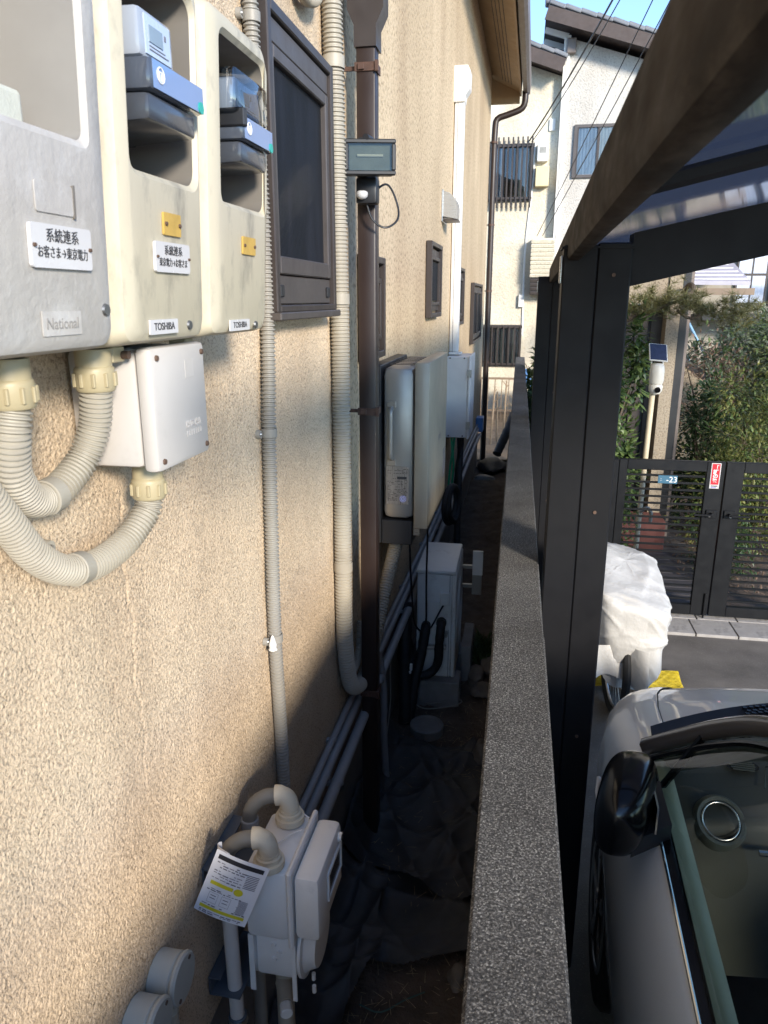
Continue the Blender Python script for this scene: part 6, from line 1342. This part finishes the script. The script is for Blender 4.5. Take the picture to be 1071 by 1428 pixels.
# interior
def dash_fn(u, v):
    s = -1 + 2 * u; x = s * 0.70
    yf = cowl(x) + 0.0; yr = -0.09 - 0.05 * s * s
    if v < 0.7: k = v / 0.7; y = yf + (yr - yf) * k; z = 0.955 - 0.035 * k + 0.03 * math.sin(math.pi * k) - 0.02 * s * s
    else: k = (v - 0.7) / 0.3; y = yr - 0.07 * math.sin(k * math.pi / 2); z = 0.92 - 0.02 * s * s - 0.42 * k
    return (x, y, z)
ds_ = t.part('dashboard', G().grid(40, 40, dash_fn), 'dash', 'all')
t.part('defroster_vent', G().add([(-0.50 + 0.045 * math.cos(a * 0.314), 0.06 + 0.030 * math.sin(a * 0.314), 0.962) for a in range(20)], [tuple(range(20))]), 'gloss_black', False, ds_)
for c in (-0.585,):
    va = Vector((0.10, -0.62, 0.72)).normalized(); vc = Vector((c, -0.115, 0.900))
    av = t.part('air_vent', G()._lathe([(0.066, -0.06), (0.068, 0.0), (0.060, 0.012), (0.052, 0.010), (0.048, -0.012), (0.0, -0.014)], vc, va, 36), 'dash_light', True, ds_)
    t.part('vent_ring', G().ring(vc + va * 0.010, va, 0.046, 0.0022, 40, 8), 'steel', True, ds_)
    t.part('vent_vane', G().box(vc + va * 0.0, (0.085, 0.004, 0.010), 0.001, va.to_track_quat('Z', 'Y').to_matrix()), 'dash', False, ds_)
t.part('trim_strip', G().tube([(-0.50, -0.17, 0.865), (-0.30, -0.17, 0.87), (0.1, -0.165, 0.87)], 0.008, 8), 'chrome', True, ds_)
t.part('door_card', G().grid(30, 8, lambda u, v: (-(wid(0.0 - 1.0 * u) - 0.118 - 0.05 * math.sin(v * 1.57)), 0.0 - 1.0 * u, 0.962 - 0.02 * v - 0.45 * v * v)), 'dash', 'all')
t.part('door_top_trim', G().grid(30, 4, lambda u, v: (-(wid(0.02 - 1.02 * u) - 0.114 - 0.042 * v), 0.02 - 1.02 * u, 0.975 + 0.006 * math.sin(v * 3.1) - 0.012 * v)), 'trim_reflection', 'all')  # trim strip whose pale green tone is a painted glass reflection
for sx in (-1, 1):
    st = t.part('seat', G().box((sx * 0.36, -0.70, 0.50), (0.46, 0.48, 0.16), 0.05), 'seat', True)
    t.part('seat_back', G().box((sx * 0.36, -1.02, 0.82), (0.46, 0.13, 0.60), 0.05, Matrix.Rotation(R(14), 3, 'X')), 'seat', True, st); t.part('headrest', G().box((sx * 0.36, -1.12, 1.20), (0.24, 0.09, 0.15), 0.035, Matrix.Rotation(R(10), 3, 'X')), 'seat', True, st)
t.part('steering_wheel', G().ring((0.36, -0.33, 0.86), (0, -0.9, 0.45), 0.175, 0.014, 40, 10), 'gloss_black', True)
t.part('cabin_floor', G().bx(-0.68, 0.68, -2.3, 0.3, 0.285, 0.30), 'seat')

for sg_ in (-1, 1):
    t.part('quarter_seal', G().tube([(sg_ * 0.735, -0.10, 0.968), (sg_ * 0.655, -0.13, 1.150)], 0.010, 8), 'gloss_black', True)
    t.part('pillar_trim', G().tube([Vector((-sg_ * (ap(i / 20).x + 0.045), ap(i / 20).y - 0.03, ap(i / 20).z - 0.035)) for i in range(21)], 0.022, 8), 'dash_light', True)
for k in range(6): t.part('vent_slat', G().box((-0.50, 0.035 + 0.010 * k, 0.9640), (0.070 - 0.006 * abs(k - 2.5), 0.003, 0.003)), 'dash_light', False, ds_)
t.part('airbag_seam', G().tube([(-0.46, -0.02, 0.951), (-0.44, 0.06, 0.966), (-0.10, 0.08, 0.985), (0.02, 0.0, 0.975)], 0.0018, 5), 'gloss_black', True, ds_)
t.part('console', G().box((0.0, -0.45, 0.48), (0.18, 0.75, 0.30), 0.03), 'dash', True)
t.part('screen', G().box((0.0, -0.17, 0.93), (0.22, 0.015, 0.13), 0.004, Matrix.Rotation(R(-20), 3, 'X')), 'gloss_black', True, ds_)
t.part('door_gap', G().tube([(-(wid(0.059) - 0.060 + 0.052 * min(1, i / 8)), 0.059, 0.935 - 0.05 * i) for i in range(14)], 0.004, 5), 'rubber', True)
